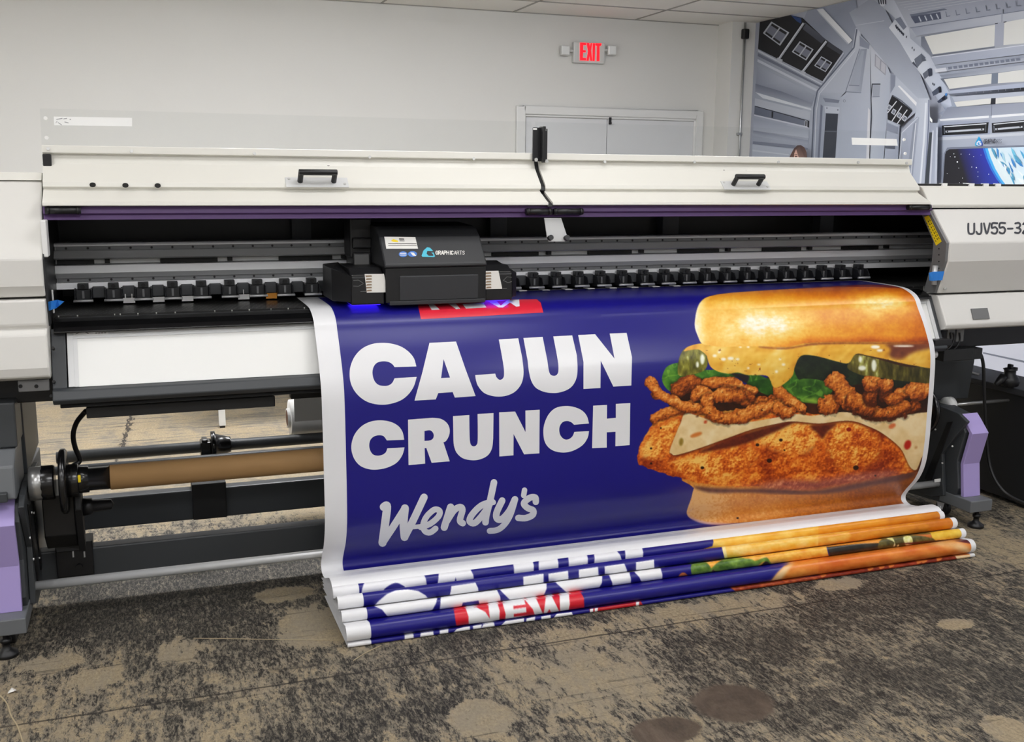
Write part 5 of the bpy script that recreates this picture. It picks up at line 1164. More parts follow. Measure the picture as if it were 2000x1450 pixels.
strip([(300, 650), (370, 600), (440, 640)], 80, 100, -.28); strip([(1640, 740), (1500, 780), (1350, 770)], 70, 101, -.35)
strip([(720, 650), (600, 605), (465, 608)], 56, 102, -.02); strip([(840, 700), (720, 720), (640, 700)], 50, 103, -.2); strip([(560, 640), (660, 650), (720, 690)], 40, 104, -.2)
strip([(165, 805), (260, 770), (380, 735)], 52, 105); strip([(148, 600), (185, 655), (250, 700), (330, 735), (440, 750)], 58, 106)
strip([(410, 672), (450, 660), (475, 690)], 62, 107); strip([(650, 672), (540, 676), (478, 700), (470, 755), (540, 800), (680, 790), (800, 745), (900, 715)], 66, 108); strip([(1000, 745), (930, 700), (872, 640)], 60, 109); strip([(880, 755), (930, 765)], 66, 110)
strip([(1150, 735), (1175, 725)], 100, 111, -.05); strip([(1195, 600), (1250, 680), (1320, 730)], 92, 112); strip([(1320, 740), (1400, 770), (1500, 770), (1590, 730)], 56, 113, -.1); strip([(1300, 700), (1380, 750)], 84, 118, -.12)
strip([(1400, 640), (1395, 690)], 70, 114, -.4); strip([(1480, 640), (1478, 680)], 60, 119, -.45); strip([(1390, 600), (1410, 590)], 92, 115); strip([(1478, 612), (1488, 608)], 70, 116); strip([(1510, 700), (1590, 660), (1640, 640)], 58, 117, -.12); strip([(1640, 650), (1750, 636)], 84, 120)
# pickles
def pick(x, y, m):
    n = fbm(x * 2.2, y * .8, 14, 4, 90); return ramp(n, [(.2, (66, 62, 12)), (.5, (112, 108, 30)), (.7, (150, 146, 52)), (.8, (210, 208, 140)), (.9, (244, 244, 220))])
def pick2(x, y, m):
    n = fbm(x * 2.4, y * .7, 16, 4, 91); g = np.clip(1 - np.abs(x - 1690) / 42, 0, 1) * .3; return ramp(n * .75 + g, [(.2, (44, 40, 12)), (.45, (86, 78, 28)), (.62, (118, 108, 44)), (.75, (186, 186, 96)), (.85, (236, 238, 205))])
area(Bq([(305, 560), (302, 500), (318, 440), (350, 405), (430, 395), (462, 440), (470, 500), (440, 540), (360, 560)]), pick)
area(Bq([(1262, 520), (1285, 470), (1312, 443), (1420, 465), (1560, 505), (1640, 515), (1760, 508), (1760, 600), (1640, 600), (1480, 580), (1400, 565), (1340, 560)]), pick2)
for cx_, cy_, rx, ry in ((1412, 505, 14, 34), (1345, 520, 22, 14), (1335, 470, 10, 18), (440, 470, 12, 30), (412, 500, 8, 18)):
    area(Bq([(cx_ + rx * math.cos(a), cy_ + ry * math.sin(a)) for a in np.linspace(0, 6.28, 11)[:-1]]), lambda x, y, m: np.ones(x.shape + (3,)) * (244, 246, 226), 1)
# sauce
def sauce(x, y, m):
    n = fbm(x, y, 30, 3, 95, .45); d = fbm(x + 2, y + 3, 30, 3, 95, .45); v = .58 + (n - .5) * .5 + (d - n) * 2.2 - np.clip((x - 1500) / 400, 0, .35) * .45 - np.clip((y - 725) / 60, 0, 1) * .12
    c = ramp(v, [(0, (196, 124, 30)), (.35, (228, 166, 50)), (.6, (240, 190, 74)), (.82, (247, 210, 108)), (1, (252, 232, 170))])
    s = (fbm(x, y, 5, 2, 97) > .86) ; return np.where(s[..., None], np.array((168, 88, 26)), c)
area(Bq([(335, 425), (360, 398), (430, 380), (480, 385), (470, 420), (460, 440), (420, 415), (370, 418)]), sauce)
area(Bq([(452, 395), (900, 390), (1200, 365), (1760, 365), (1760, 512), (1640, 505), (1560, 490), (1480, 470), (1380, 450), (1310, 440), (1268, 492), (1200, 482), (1100, 455), (1020, 445), (985, 465), (962, 520), (950, 565), (905, 608), (860, 632), (838, 622), (825, 590), (800, 562), (700, 560), (640, 545), (590, 552), (530, 540), (485, 510), (465, 450)]), sauce)
area(Bq([(1480, 385), (1760, 372), (1760, 400), (1640, 430), (1560, 470), (1500, 450), (1510, 410)]), lambda x, y, m: ramp(fbm(x, y, 12, 3, 98), [(0, (96, 44, 34)), (1, (140, 74, 44))]), 3)
area(Bq([(1180, 385), (1300, 380), (1400, 378), (1490, 400), (1470, 440), (1380, 420), (1280, 430)]), sauce, 2)
for cx_, cy_, rx, ry in ((510, 450, 12, 8), (560, 470, 14, 9), (600, 465, 18, 9), (640, 470, 10, 6), (700, 520, 7, 6), (900, 500, 10, 7), (860, 540, 8, 8), (700, 400, 8, 6), (1420, 400, 26, 10), (1445, 420, 18, 8), (1580, 395, 60, 5), (655, 400, 8, 5), (880, 470, 6, 6), (535, 430, 8, 6), (760, 500, 10, 4)):
    area(Bq([(cx_ + rx * math.cos(a), cy_ + ry * math.sin(a)) for a in np.linspace(0, 6.28, 11)[:-1]]), lambda x, y, m: np.ones(x.shape + (3,)) * (253, 246, 226), 1)
# top bun
def bunt(x, y, m):
    bx = (x - 1220) * 2.9; by = (y - 540) * 2.9
    n = fbm(x, y, 22, 4, 20); f = fbm(x, y, 4, 3, 25); w1 = fbm(x * .7, y * 1.6, 9, 3, 27)
    v = .60 - np.clip((bx - 700) / 1100, -.3, 1) * .22 - np.clip((150 - by) / 90, 0, 1) * .34 - np.clip((bx - 1620) / 100, 0, 1) * .1 + (n - .5) * .24 + (f - .5) * .12
    v = v + np.clip((480 - bx) / 90, 0, 1) * .34
    v = v - np.clip((by - 335) / 40, 0, 1) * np.clip((bx - 800) / 300, 0, 1) * .28
    for cx_, cy_, rx, ry, k in ((830, 265, 240, 105, .42), (1450, 150, 165, 75, .52), (640, 300, 150, 80, .14)):
        r = ((bx - cx_) / rx) ** 2 + ((by - cy_) / ry) ** 2; v = v + k * np.exp(-r * 1.3) * (.55 + .9 * (w1 - .15))
    return ramp(v, [(0, (128, 48, 14)), (.18, (186, 84, 18)), (.36, (222, 126, 28)), (.52, (238, 160, 44)), (.66, (248, 192, 78)), (.8, (252, 218, 124)), (.92, (253, 236, 186)), (1, (255, 248, 226))])
area(Bq([(398, 290), (400, 235), (412, 180), (435, 140), (480, 113), (600, 93), (900, 73), (1200, 60), (1430, 56), (1600, 64), (1680, 80), (1740, 140), (1765, 368), (1500, 372), (1200, 372), (1040, 378), (960, 392), (900, 402), (700, 396), (560, 400), (480, 392), (436, 380), (415, 340)]), bunt)
area(Bq([(760, 398), (900, 404), (1000, 392), (1050, 380), (1200, 374), (1500, 374), (1760, 370), (1760, 378), (1500, 383), (1200, 384), (1050, 392), (920, 412), (800, 408)]), lambda x, y, m: ramp(fbm(x, y, 5, 2, 29), [(0, (122, 54, 26)), (1, (186, 104, 40))]), 1)
# tail of the previous print behind the bun
r = inpoly([(1545, 562.5), (1690, 556), (1742, 557), (1772, 563), (1700, 560.5), (1600, 561)]); put(r[0], r[1], np.array((112, 14, 24)))
area(Bq([(398, 1310), (360, 1340), (362, 1362), (420, 1395), (520, 1410), (640, 1402), (560, 1398), (470, 1392), (385, 1368), (356, 1340)]), lambda x, y, m: np.ones(x.shape + (3,)) * (214, 170, 160), 1)
# white border at the right and bottom of the hanging print is added by x below

# ---- pictures on the folds
def fpoly(P, col, sm=False, soft=0):
    r = inpoly(smoothp(P) if sm else P)
    if r: 
        sl, m = r; m = blur(m, soft) if soft else m
        put(sl, m, col(XX[sl], YY[sl]) if callable(col) else np.array(col, float))
Z2 = lambda P: [(620 + p[0] / 5.882, 1090 + p[1] / 5.882) for p in P]
Z3 = lambda P: [(940 + p[0] / 5.263, 1050 + p[1] / 5.263) for p in P]
Z4 = lambda P: [(1280 + p[0] / 5.882, 980 + p[1] / 5.882) for p in P]
Z5 = lambda P: [(1600 + p[0] / 5.882, 980 + p[1] / 5.882) for p in P]
# everything below the hanging print starts blue; food strips follow
def warm(lo, hi, sc, seed): return lambda x, y: ramp(fbm(x, y * 2, sc, 4, seed), [(.2, lo), (.8, hi)])
YE1, YE2, OR1, OR2 = (232, 164, 36), (250, 216, 112), (206, 122, 26), (228, 148, 44)
fpoly(Z4([(655, 440), (2010, 285), (2010, 385), (770, 545), (500, 562), (655, 520), (668, 480)]), warm(YE1, YE2, 26, 200)); fpoly(Z5([(-10, 300), (1420, 120), (1420, 200), (-10, 390)]), lambda x, y: ramp(fbm(x, y * 2, 26, 4, 200) * .5 + np.clip((1840 - x) / 260, 0, 1) * .5, [(.1, (196, 110, 22)), (.6, (232, 156, 36)), (.9, (244, 190, 70))]))
fpoly(Z4([(755, 540), (2010, 375), (2010, 530), (808, 692), (795, 620)]), warm((238, 176, 50), (252, 226, 150), 16, 205)); fpoly(Z4([(755, 540), (800, 545), (840, 690), (806, 692)]), (248, 226, 160))
fpoly(Z5([(-10, 390), (1560, 190), (1560, 310), (-10, 535)]), lambda x, y: ramp(fbm(x, y * 2, 14, 4, 206) * .45 + np.clip((1870 - x) / 330, 0, 1) * .55, [(.12, (196, 104, 20)), (.5, (226, 142, 34)), (.85, (250, 212, 110))]))
# r4
fpoly(Z4([(415, 762), (1960, 545), (2005, 650), (1700, 700), (1100, 770), (450, 878)]), warm((230, 150, 40), (248, 200, 90), 10, 210))
gr = warm((58, 92, 26), (150, 186, 76), 12, 212)
fpoly(Z4([(415, 762), (560, 735), (640, 780), (660, 850), (450, 878)]), gr, True); fpoly(Z4([(660, 770), (760, 715), (900, 690), (1090, 690), (1150, 700), (1280, 670), (1360, 720), (1600, 690), (1640, 715), (1350, 745), (1250, 700), (1130, 760), (900, 830), (740, 820), (650, 790)]), gr, True); fpoly(Z4([(620, 860), (660, 790), (740, 820), (700, 850)]), (70, 40, 20)); fpoly(Z4([(1200, 760), (1260, 700), (1330, 720), (1340, 745)]), (52, 34, 20), True); fpoly(Z4([(930, 800), (970, 775), (1020, 795)]), (206, 112, 50))
fpoly(Z5([(85, 545), (700, 470), (1640, 340), (1640, 420), (140, 650)]), lambda x, y: ramp(fbm(x, y, 14, 4, 215), [(.2, (34, 32, 28)), (.8, (64, 58, 46))]))
fpoly(Z5([(80, 530), (700, 425), (1640, 285), (1640, 330), (700, 480), (90, 560)]), (216, 138, 46)); fpoly(Z5([(300, 525), (600, 480), (700, 455), (690, 490)]), (226, 148, 50)); fpoly(Z5([(720, 455), (1060, 385), (1300, 380), (1330, 470), (740, 560)]), warm((58, 54, 22), (120, 108, 54), 8, 217), True)
for P in ([(770, 450), (840, 440), (875, 490), (850, 505), (860, 470)], [(965, 430), (1050, 415), (1075, 450), (1060, 490), (1010, 500)], [(890, 500), (915, 485), (912, 520)]): fpoly(Z5(P), warm((212, 208, 110), (250, 248, 214), 5, 219), True)
fpoly(Z5([(1260, 350), (1420, 325), (1660, 285), (1660, 405), (1500, 425), (1370, 440), (1300, 412)]), warm((228, 176, 40), (246, 208, 84), 10, 221)); fpoly(Z5([(1060, 405), (1280, 385), (1300, 412), (1180, 405)]), (202, 108, 42))
fpoly(Z4([(262, 870), (290, 840), (330, 830), (375, 850), (385, 870), (410, 880), (262, 905)]), warm((206, 104, 44), (226, 140, 70), 6, 223), True)
# r5
fpoly(Z5([(-10, 650), (1500, 440), (1660, 405), (1860, 420), (1860, 610), (1500, 665), (-10, 870)]), (222, 128, 52))
fpoly(Z5([(900, 480), (1610, 395), (1780, 440), (1760, 480), (1660, 470), (1500, 452), (1240, 462)]), (84, 16, 22))
fpoly(Z4([(1270, 945), (1330, 900), (1400, 830), (1480, 765), (1600, 725), (2010, 660), (2010, 840), (1500, 925)]), warm((212, 106, 28), (236, 152, 66), 22, 230), False)
fpoly(Z4([(1270, 945), (1330, 900), (1400, 830), (1480, 765), (1600, 725), (1560, 770), (1480, 850), (1420, 925)]), (238, 200, 146), False, 2)
fpoly(Z5([(-10, 690), (600, 570), (1150, 480), (1420, 458), (1600, 465), (1700, 500), (1752, 560), (1745, 600), (1500, 640), (-10, 845)]), lambda x, y: ramp(fbm(x, y * 2, 24, 4, 232), [(.2, (206, 96, 26)), (.8, (232, 142, 60))]))
fpoly(Z5([(1180, 490), (1420, 458), (1600, 465), (1700, 500), (1750, 560), (1745, 605), (1640, 560), (1500, 520)]), warm((226, 166, 100), (244, 206, 150), 14, 234), False, 3)
# r6
fpoly(Z4([(860, 1008), (1400, 935), (2010, 850), (2010, 900), (930, 1050)]), warm((126, 38, 18), (206, 100, 50), 8, 240)); fpoly(Z5([(-10, 860), (900, 715), (1560, 640), (1600, 680), (-10, 915)]), warm((108, 30, 16), (178, 66, 34), 9, 242))
for a in (20, 560, 690, 800, 1120, 1180, 1350): fpoly(Z5([(a, 860 - a * .145), (a + 50, 845 - a * .145), (a + 60, 870 - a * .145), (a + 10, 895 - a * .145)]), (214, 120, 54), True)
fpoly(Z5([(1560, 640), (1780, 615), (1780, 650), (1590, 680)]), (238, 206, 160))
# lettering that shows on the folds
W_ = (238, 238, 240)
for P in ([(545, 310), (1215, 220), (1245, 260), (1258, 330), (505, 440), (515, 380)], [(1395, 195), (1750, 150), (1790, 210), (1800, 265), (1380, 315), (1390, 250)]): fpoly(Z2(P), W_)
fpoly(Z2([(770, 395), (820, 345), (890, 318), (950, 325), (1005, 365)]), BLUE, True); fpoly(Z2([(1575, 280), (1588, 240), (1600, 278)]), BLUE)
fpoly(Z2([(620, 622), (700, 540), (800, 465), (900, 425), (1040, 410), (1160, 420), (1240, 455), (1300, 505), (900, 570)]), W_, False); fpoly(Z2([(1505, 485), (1525, 430), (1540, 360), (1815, 320), (1845, 370), (1855, 430), (1650, 465)]), W_)
fpoly(Z2([(620, 630), (900, 580), (1380, 508), (1365, 560), (1320, 625), (1220, 685), (1050, 725), (880, 740), (800, 710), (740, 660)]), W_); fpoly(Z2([(1418, 500), (2010, 415), (2010, 570), (1875, 585), (1850, 522), (1670, 548), (1640, 620), (1395, 658), (1410, 580)]), W_)
fpoly(Z2([(835, 585), (920, 572), (915, 565), (850, 575)]), BLUE)
for P in ([(325, 290), (525, 258), (540, 300), (540, 355), (338, 385), (335, 330)], [(590, 255), (780, 228), (792, 270), (792, 318), (592, 350), (590, 300)], [(888, 210), (1080, 183), (1095, 225), (1095, 272), (900, 305), (898, 250)], [(1155, 180), (1380, 148), (1425, 185), (1448, 235), (1160, 275), (1165, 225)], [(1475, 145), (1650, 118), (1665, 160), (1662, 205), (1480, 235), (1482, 190)],
          [(430, 435), (640, 402), (642, 500), (435, 535)], [(690, 402), (892, 370), (898, 465), (693, 495)], [(1002, 358), (1200, 328), (1208, 420), (1005, 452)], [(1268, 322), (1470, 292), (1495, 340), (1505, 382), (1270, 418)], [(1590, 278), (1775, 250), (1782, 345), (1592, 372)],
          [(-10, 602), (155, 585), (195, 640), (205, 700), (-10, 728)], [(172, 580), (670, 508), (672, 560), (630, 630), (500, 668), (350, 682), (290, 655)], [(740, 500), (1245, 428), (1240, 490), (1190, 550), (1050, 590), (920, 598), (850, 560)], [(1310, 430), (1520, 395), (1540, 450), (1535, 500), (1352, 530), (1345, 480)], [(1555, 385), (1840, 350), (1862, 400), (1860, 455), (1665, 487), (1625, 430)]): fpoly(Z3(P), W_)
fpoly(Z2([(1565, 650), (2010, 585), (2010, 760), (1605, 825)]), RED); fpoly(Z3([(-10, 750), (1020, 600), (1055, 640), (1062, 735), (-10, 905)]), RED)
fpoly(Z2([(1700, 632), (1830, 622), (1930, 655), (1990, 715), (2010, 710), (2010, 775), (1900, 790), (1860, 740), (1845, 792), (1740, 800), (1735, 700)]), W_)
for P in ([(-10, 790), (90, 850), (70, 735), (165, 722), (190, 780), (185, 870), (-10, 895)], [(215, 715), (440, 682), (455, 720), (330, 738), (330, 760), (460, 740), (465, 775), (335, 795), (335, 815), (470, 800), (460, 840), (245, 872), (250, 800)], [(440, 682), (560, 665), (640, 785), (665, 650), (720, 640), (810, 760), (805, 625), (900, 612), (910, 690), (890, 770), (740, 790), (700, 740), (650, 800), (560, 812), (530, 750)]): fpoly(Z3(P), W_)
for P in ([(1000, 930), (1100, 912), (1108, 965), (1000, 990)], [(1185, 905), (1330, 880), (1338, 930), (1180, 965)], [(1405, 868), (1505, 850), (1505, 905), (1405, 925)], [(1555, 905), (1600, 850), (1680, 825), (1750, 815), (1755, 865)], [(1785, 810), (1890, 790), (1880, 840), (1790, 860)], [(1890, 830), (1920, 790), (2010, 775), (2010, 830)]): fpoly(Z2(P), W_)
for P in ([(0, 960), (20, 920), (130, 895), (140, 950)], [(195, 940), (250, 880), (440, 850), (440, 900)], [(465, 852), (555, 830), (550, 885), (460, 900)], [(615, 830), (712, 812), (715, 860), (620, 875)], [(735, 860), (775, 800), (930, 780), (945, 825)]): fpoly(Z3(P), W_)
fpoly(Z3([(1110, 745), (1640, 668), (1665, 720), (1120, 800)]), (190, 30, 40))
for a in (1118, 1165, 1590): fpoly(Z3([(a, 745 - (a - 1118) * .145), (a + 34, 740 - (a - 1118) * .145), (a + 30, 796 - (a - 1118) * .145), (a, 800 - (a - 1118) * .145)]), W_)

BRX0, BRX1 = .632, 3.093      # printed area between the white margins
def sample(V, white_x=True, py=None):
    px, py_ = proj(V); py = py_ if py is None else py
    u = np.clip(px - CX0, 0, CW - 1.001); v = np.clip(py - CY0, 0, CH - 1.001)
    i = u.astype(int); j = v.astype(int); fu = (u - i)[:, None]; fv = (v - j)[:, None]
    c = (IMG[j, i] * (1 - fu) + IMG[j, i + 1] * fu) * (1 - fv) + (IMG[j + 1, i] * (1 - fu) + IMG[j + 1, i + 1] * fu) * fv
    if white_x:
        w_ = (V[:, 0] < BRX0 + np.where(V[:, 2] < .16, .012, 0)) | (V[:, 0] > BRX1)
        c[w_] = WHITE
    c = np.clip(c / 255, 0, 1)
    c = np.where(c <= .04045, c / 12.92, ((c + .055) / 1.055) ** 2.4)
    return np.concatenate([c, np.ones((len(c), 1))], 1)
const = lambda rgb: (lambda V: np.tile((*lin(rgb), 1), (len(V), 1)))
BN = thing('printed_banner', 'blue vinyl banner with a chicken sandwich picture, hanging from the printer into floor folds', 'banner', (1.84, 3.3, 0))
hs_ = Sheet()
rowsH = list(range(SEG[0][0], SEG[0][1] + 1))
xe0 = .555
hs_.grid(np.linspace(xe0, XRB, 60), rowsH, 0.0, const(WHITE))
# blue print; ends at the bottom margin in the valley of the sheet
sB = min(S_H1 - .003, float(np.mean([unproj(*p)[1] for p in ((1280, 1041), (1100, 1063.5), (1500, 1016), (900, 1089), (1640, 1000))])))
print('sB', sB, S_H1, [unproj(*p) for p in ((1280, 1041), (1100, 1063.5), (1500, 1016), (900, 1089), (1640, 1000), (700, 1115))])
s_r = unproj(1730, 556.5); 
XF0 = 1.63                    # left side of the picture block
hs_.flat([[(BRX0, .02), (XF0, .02), (XF0, sB), (BRX0, sB)]], .0005, BLUE)
rowsP = [i for i in rowsH if .02 <= SL[i] <= sB]
# finer rows for the picture block
def fine_block(sh, x0, x1, s0, s1, nx, ns, off):
    ss = np.linspace(s0, s1, ns); P = np.array([surf(0, s, off)[1:] for s in ss]); xs = np.linspace(x0, x1, nx)
    V = np.stack([np.broadcast_to(xs, (ns, nx)), np.broadcast_to(P[:, :1], (ns, nx)), np.broadcast_to(P[:, 1:], (ns, nx))], -1).reshape(-1, 3)
    C = sample(V); o = len(sh.v); sh.v += V.tolist(); sh.c += C.tolist()
    a = (np.arange(ns - 1)[:, None] * nx + np.arange(nx - 1)[None]).ravel() + o
    sh.f += np.stack([a, a + 1, a + nx + 1, a + nx], -1).tolist()
fine_block(hs_, XF0, BRX1, .02, sB, 640, 620, .0005)
# lettering traced in a 3.0855x enlargement of the photograph
def ZL(P): return [(650 + p[0] / 3.0855, 620 + p[1] / 3.0855) for p in P]
def ZW(P): return [(720 + p[0] / 4, 910 + p[1] / 4) for p in P]
def ring(P, step=5):
    out = []
    for a, b in zip(P, P[1:] + P[:1]):
        a = np.array(a, float); b = np.array(b, float); n = max(1, int(np.linalg.norm(b - a) / step))
        for k in range(n):
            q = unproj(*(a + (b - a) * k / n))
            if q is not None: out.append(q)
    return out
def smooth_open(P, closed_idx=None): return P
def letter(outer, holes=(), k=0, rgb=WHITE): hs_.flat([ring(outer)] + [ring(h) for h in holes], .0010 + .00003 * (k % 7), rgb)
def cur(P): return [tuple(p) for p in spline([np.array(q, float) for q in P], 5)]
letter(ZL(cur([(503, 297), (488, 247), (455, 207), (410, 177), (355, 160), (300, 155), (240, 161), (180, 187), (135, 232), (108, 290), (101, 345), (109, 400), (135, 450), (175, 490), (225, 516), (290, 527), (350, 521), (410, 500), (455, 465), (487, 418), (505, 360)]) + cur([(372, 368), (358, 395), (338, 410), (310, 414), (278, 409), (255, 390), (242, 360), (239, 325), (248, 295), (268, 274), (302, 266), (335, 270), (358, 283), (372, 301)])))
letter(ZL([(582, 155), (742, 147), (800, 315), (860, 475), (735, 484), (722, 451), (635, 457), (620, 495), (492, 502), (540, 330)]), [ZL([(667, 253), (652, 367), (706, 364)])], 1)
letter(ZL([(1000, 135), (1117, 127)] + cur([(1140, 240), (1149, 330), (1138, 395), (1105, 442), (1060, 468), (1010, 478), (960, 474), (910, 455), (875, 415), (862, 378), (858, 349)]) + [(978, 340)] + cur([(984, 360), (1003, 377), (1022, 371), (1031, 350), (1029, 300), (1015, 215)])), k=2)
letter(ZL([(1148, 126), (1264, 119)] + cur([(1292, 260), (1305, 335), (1328, 353), (1350, 346), (1359, 320), (1355, 260), (1328, 116)]) + [(1442, 110)] + cur([(1470, 230), (1474, 310), (1468, 365), (1446, 410), (1410, 438), (1360, 454), (1315, 456), (1268, 448), (1222, 424), (1195, 382), (1181, 325), (1174, 265)])), k=3)
letter(ZL([(1478, 108), (1580, 103), (1697, 250), (1668, 99), (1770, 95), (1802, 240), (1798, 411), (1690, 418), (1614, 262), (1612, 426), (1510, 432), (1510, 270)]), k=4)
letter(ZL(cur([(430, 738), (420, 692), (395, 656), (350, 631), (290, 621), (230, 628), (175, 655), (135, 700), (115, 750), (112, 800), (130, 855), (165, 895), (215, 915), (268, 918), (330, 905), (385, 876), (418, 832), (432, 784)]) + cur([(328, 790), (318, 815), (295, 830), (265, 834), (240, 825), (224, 800), (219, 770), (226, 740), (245, 720), (275, 711), (305, 716), (325, 742)])))
letter(ZL([(453, 617)] + cur([(600, 606), (650, 612), (686, 636), (703, 670), (701, 710), (682, 745), (666, 753)]) + [(704, 868), (595, 877), (563, 788), (553, 789), (556, 882), (456, 891)]), [ZL(cur([(552, 685), (585, 681), (602, 694), (608, 713), (602, 732), (585, 742), (552, 745)]))], 1)
letter(ZL([(724, 596), (822, 589)] + cur([(823, 680), (825, 740), (832, 768), (847, 778), (863, 772), (872, 750), (873, 680), (872, 583)]) + [(968, 577)] + cur([(966, 730), (958, 792), (930, 835), (880, 858), (830, 861), (780, 848), (745, 815), (729, 770), (726, 720)])), k=2)
letter(ZL([(1002, 573), (1098, 568), (1161, 692), (1160, 562), (1246, 557), (1244, 820), (1152, 826), (1089, 704), (1088, 832), (1003, 839)]), k=3)
letter(ZL(cur([(1543, 640), (1530, 595), (1500, 561), (1450, 540), (1395, 535), (1340, 548), (1300, 585), (1275, 640), (1268, 690), (1275, 745), (1300, 785), (1340, 808), (1395, 815), (1450, 803), (1505, 770), (1535, 726), (1543, 686)]) + cur([(1455, 691), (1443, 718), (1420, 735), (1395, 735), (1373, 715), (1364, 685), (1368, 655), (1385, 632), (1412, 625), (1437, 633), (1453, 648)])), k=4)
letter(ZL([(1568, 533), (1652, 528), (1651, 611), (1705, 606), (1705, 522), (1792, 517), (1788, 770), (1702, 777), (1703, 690), (1650, 693), (1650, 785), (1562, 789)]), k=5)
GREYW = (224, 225, 230)
k = 0
for pts, wd in (([(118, 322), (143, 318), (128, 450), (108, 600)], 64), ([(108, 600), (195, 470), (283, 332)], 56), ([(283, 332), (272, 450), (280, 556)], 62), ([(280, 556), (345, 430), (432, 246)], 58), ([(345, 478), (430, 470)], 34),
                ([(405, 478), (480, 452), (545, 395), (553, 352), (510, 343), (450, 400), (425, 465), (440, 510), (480, 520), (522, 490)], 46), ([(590, 480), (615, 400), (640, 322)], 56), ([(612, 430), (665, 350), (712, 322), (732, 345), (712, 425), (735, 448)], 50),
                ([(965, 282), (880, 310), (808, 380), (788, 432), (830, 445), (895, 375), (945, 300)], 50), ([(978, 130), (950, 262), (918, 390), (912, 440)], 52), ([(960, 275), (972, 285)], 44), ([(1042, 272), (1000, 362), (1002, 412), (1042, 415), (1100, 350), (1142, 262)], 52), ([(1144, 262), (1108, 378), (1062, 455), (1005, 500), (945, 508)], 46),
                ([(1217, 190), (1210, 232)], 42), ([(1305, 282), (1300, 248), (1258, 250), (1212, 292), (1240, 328), (1284, 348), (1278, 385), (1225, 408), (1168, 406)], 50)):
    for q in stroke_poly(pts, wd, 5):
        hs_.flat([ring(ZW([tuple(p) for p in q]), 8)], .0010 + .000012 * (k % 60), GREYW); k += 1
# red flash with the word NEW, half under the carriage
letter([(815, 590), (1048, 585), (1056, 592), (1061, 611), (940, 618), (822, 624)], k=0, rgb=(222, 40, 60))
def N2(P): return [(630 + p[0] / 5, 410 + p[1] / 5) for p in P]
for i_, P in enumerate(([(1030, 925), (1080, 920), (1145, 978), (1065, 982)], [(1225, 920), (1300, 920), (1345, 970), (1305, 974)], [(1365, 925), (1570, 912), (1600, 958), (1400, 968)], [(1620, 900), (1690, 890), (1740, 940), (1800, 888), (1920, 880), (1925, 945), (1890, 950), (1830, 910), (1760, 958), (1720, 958)])): hs_.flat([ring(N2(P))], .0014 + .00003 * i_, WHITE)
hsO = hs_.build('hanging_sheet', BN)
sm_ = Sheet(); rows = list(range(SEG[1][0], SEG[1][1] + 1))
sm_.grid(np.linspace(.555, XRB, 40), rows, 0, const(WHITE)); sm_.build('margin_fold', BN)
FN = ['white lettering tops on blue, then a yellow bun strip', 'blue with white letter tops and a golden bun strip', 'white letter bottoms, green lettuce and dark pickle strip', 'red flash with the word NEW and an orange bun strip', 'thin lowest fold with white letter bits and red-brown strip']
BANDS = [[(671, 1148.6), (826.6, 1127.7), (1000.8, 1104.7), (1255.4, 1071.8), (1391, 1055.6), (1841, 1000.4)], [(681, 1169), (854.6, 1143.5), (1003.6, 1123.7), (1255.4, 1089.9), (1407.5, 1071.8), (1841, 1014.8)],
         [(694.8, 1200.8), (841, 1176.4), (1022.6, 1152.6), (1278, 1116.5), (1416, 1097.3), (1613, 1071.8), (1863.5, 1033.5)], [(694.8, 1230), (856, 1202), (979, 1184), (1255, 1143), (1356.5, 1128.8), (1613, 1092), (1889, 1049.7)],
         [(698, 1263.4), (892, 1230), (976, 1217), (1141, 1190.6), (1365, 1160), (1518, 1138), (1702, 1111), (1896.7, 1082.9)], [(698, 1272.8), (938, 1235), (1118.6, 1206.8), (1438, 1158.5), (1620, 1134), (1902.6, 1090.5)]]
def lerpx(P, x):
    P = np.array(P); y = np.interp(x, P[:, 0], P[:, 1])
    y = np.where(x < P[0, 0], P[0, 1] + (x - P[0, 0]) * (P[1, 1] - P[0, 1]) / (P[1, 0] - P[0, 0]), y)
    return np.where(x > P[-1, 0], P[-1, 1] + (x - P[-1, 0]) * (P[-1, 1] - P[-2, 1]) / (P[-1, 0] - P[-2, 0]), y)
XS = np.linspace(.50, XRB + .05, 60)
def edge_line(j):
    """where the upper outline of fold j (or the foot of the last one) shows, as px -> py"""
    a, b = SEG[2 + min(j, 4)]; R = PROF[a + 4:b - 2]
    V = np.stack([np.broadcast_to(XS[:, None], (60, len(R))), np.broadcast_to(R[:, 0], (60, len(R))), np.broadcast_to(R[:, 1], (60, len(R)))], -1)
    px, py = proj(V); k = py.argmin(1) if j < 5 else py.argmax(1); i = np.arange(60)
    return np.stack([px[i, k], py[i, k]], 1)
LINES = [edge_line(j) for j in range(6)]
def fold_print(j):
    def fn(V):
        px, py = proj(V)
        t0 = lerpx(LINES[j], px); t1 = lerpx(LINES[j + 1], px); u = np.clip((py - t0) / (t1 - t0), .03, .97)
        b0 = lerpx(BANDS[j], px); b1 = lerpx(BANDS[j + 1], px)
        return sample(V, py=b0 + (b1 - b0) * (.13 + .74 * u))
    return fn
for j in range(5):
    a, b = SEG[2 + j]; fs = Sheet(); xl = xl_edge(SL[a])
    fs.grid(np.linspace(xl, XRB, 1300), list(range(a, b + 1)), 0, fold_print(j))
    fo = fs.build('fold', BN); lab(fo, FN[j])
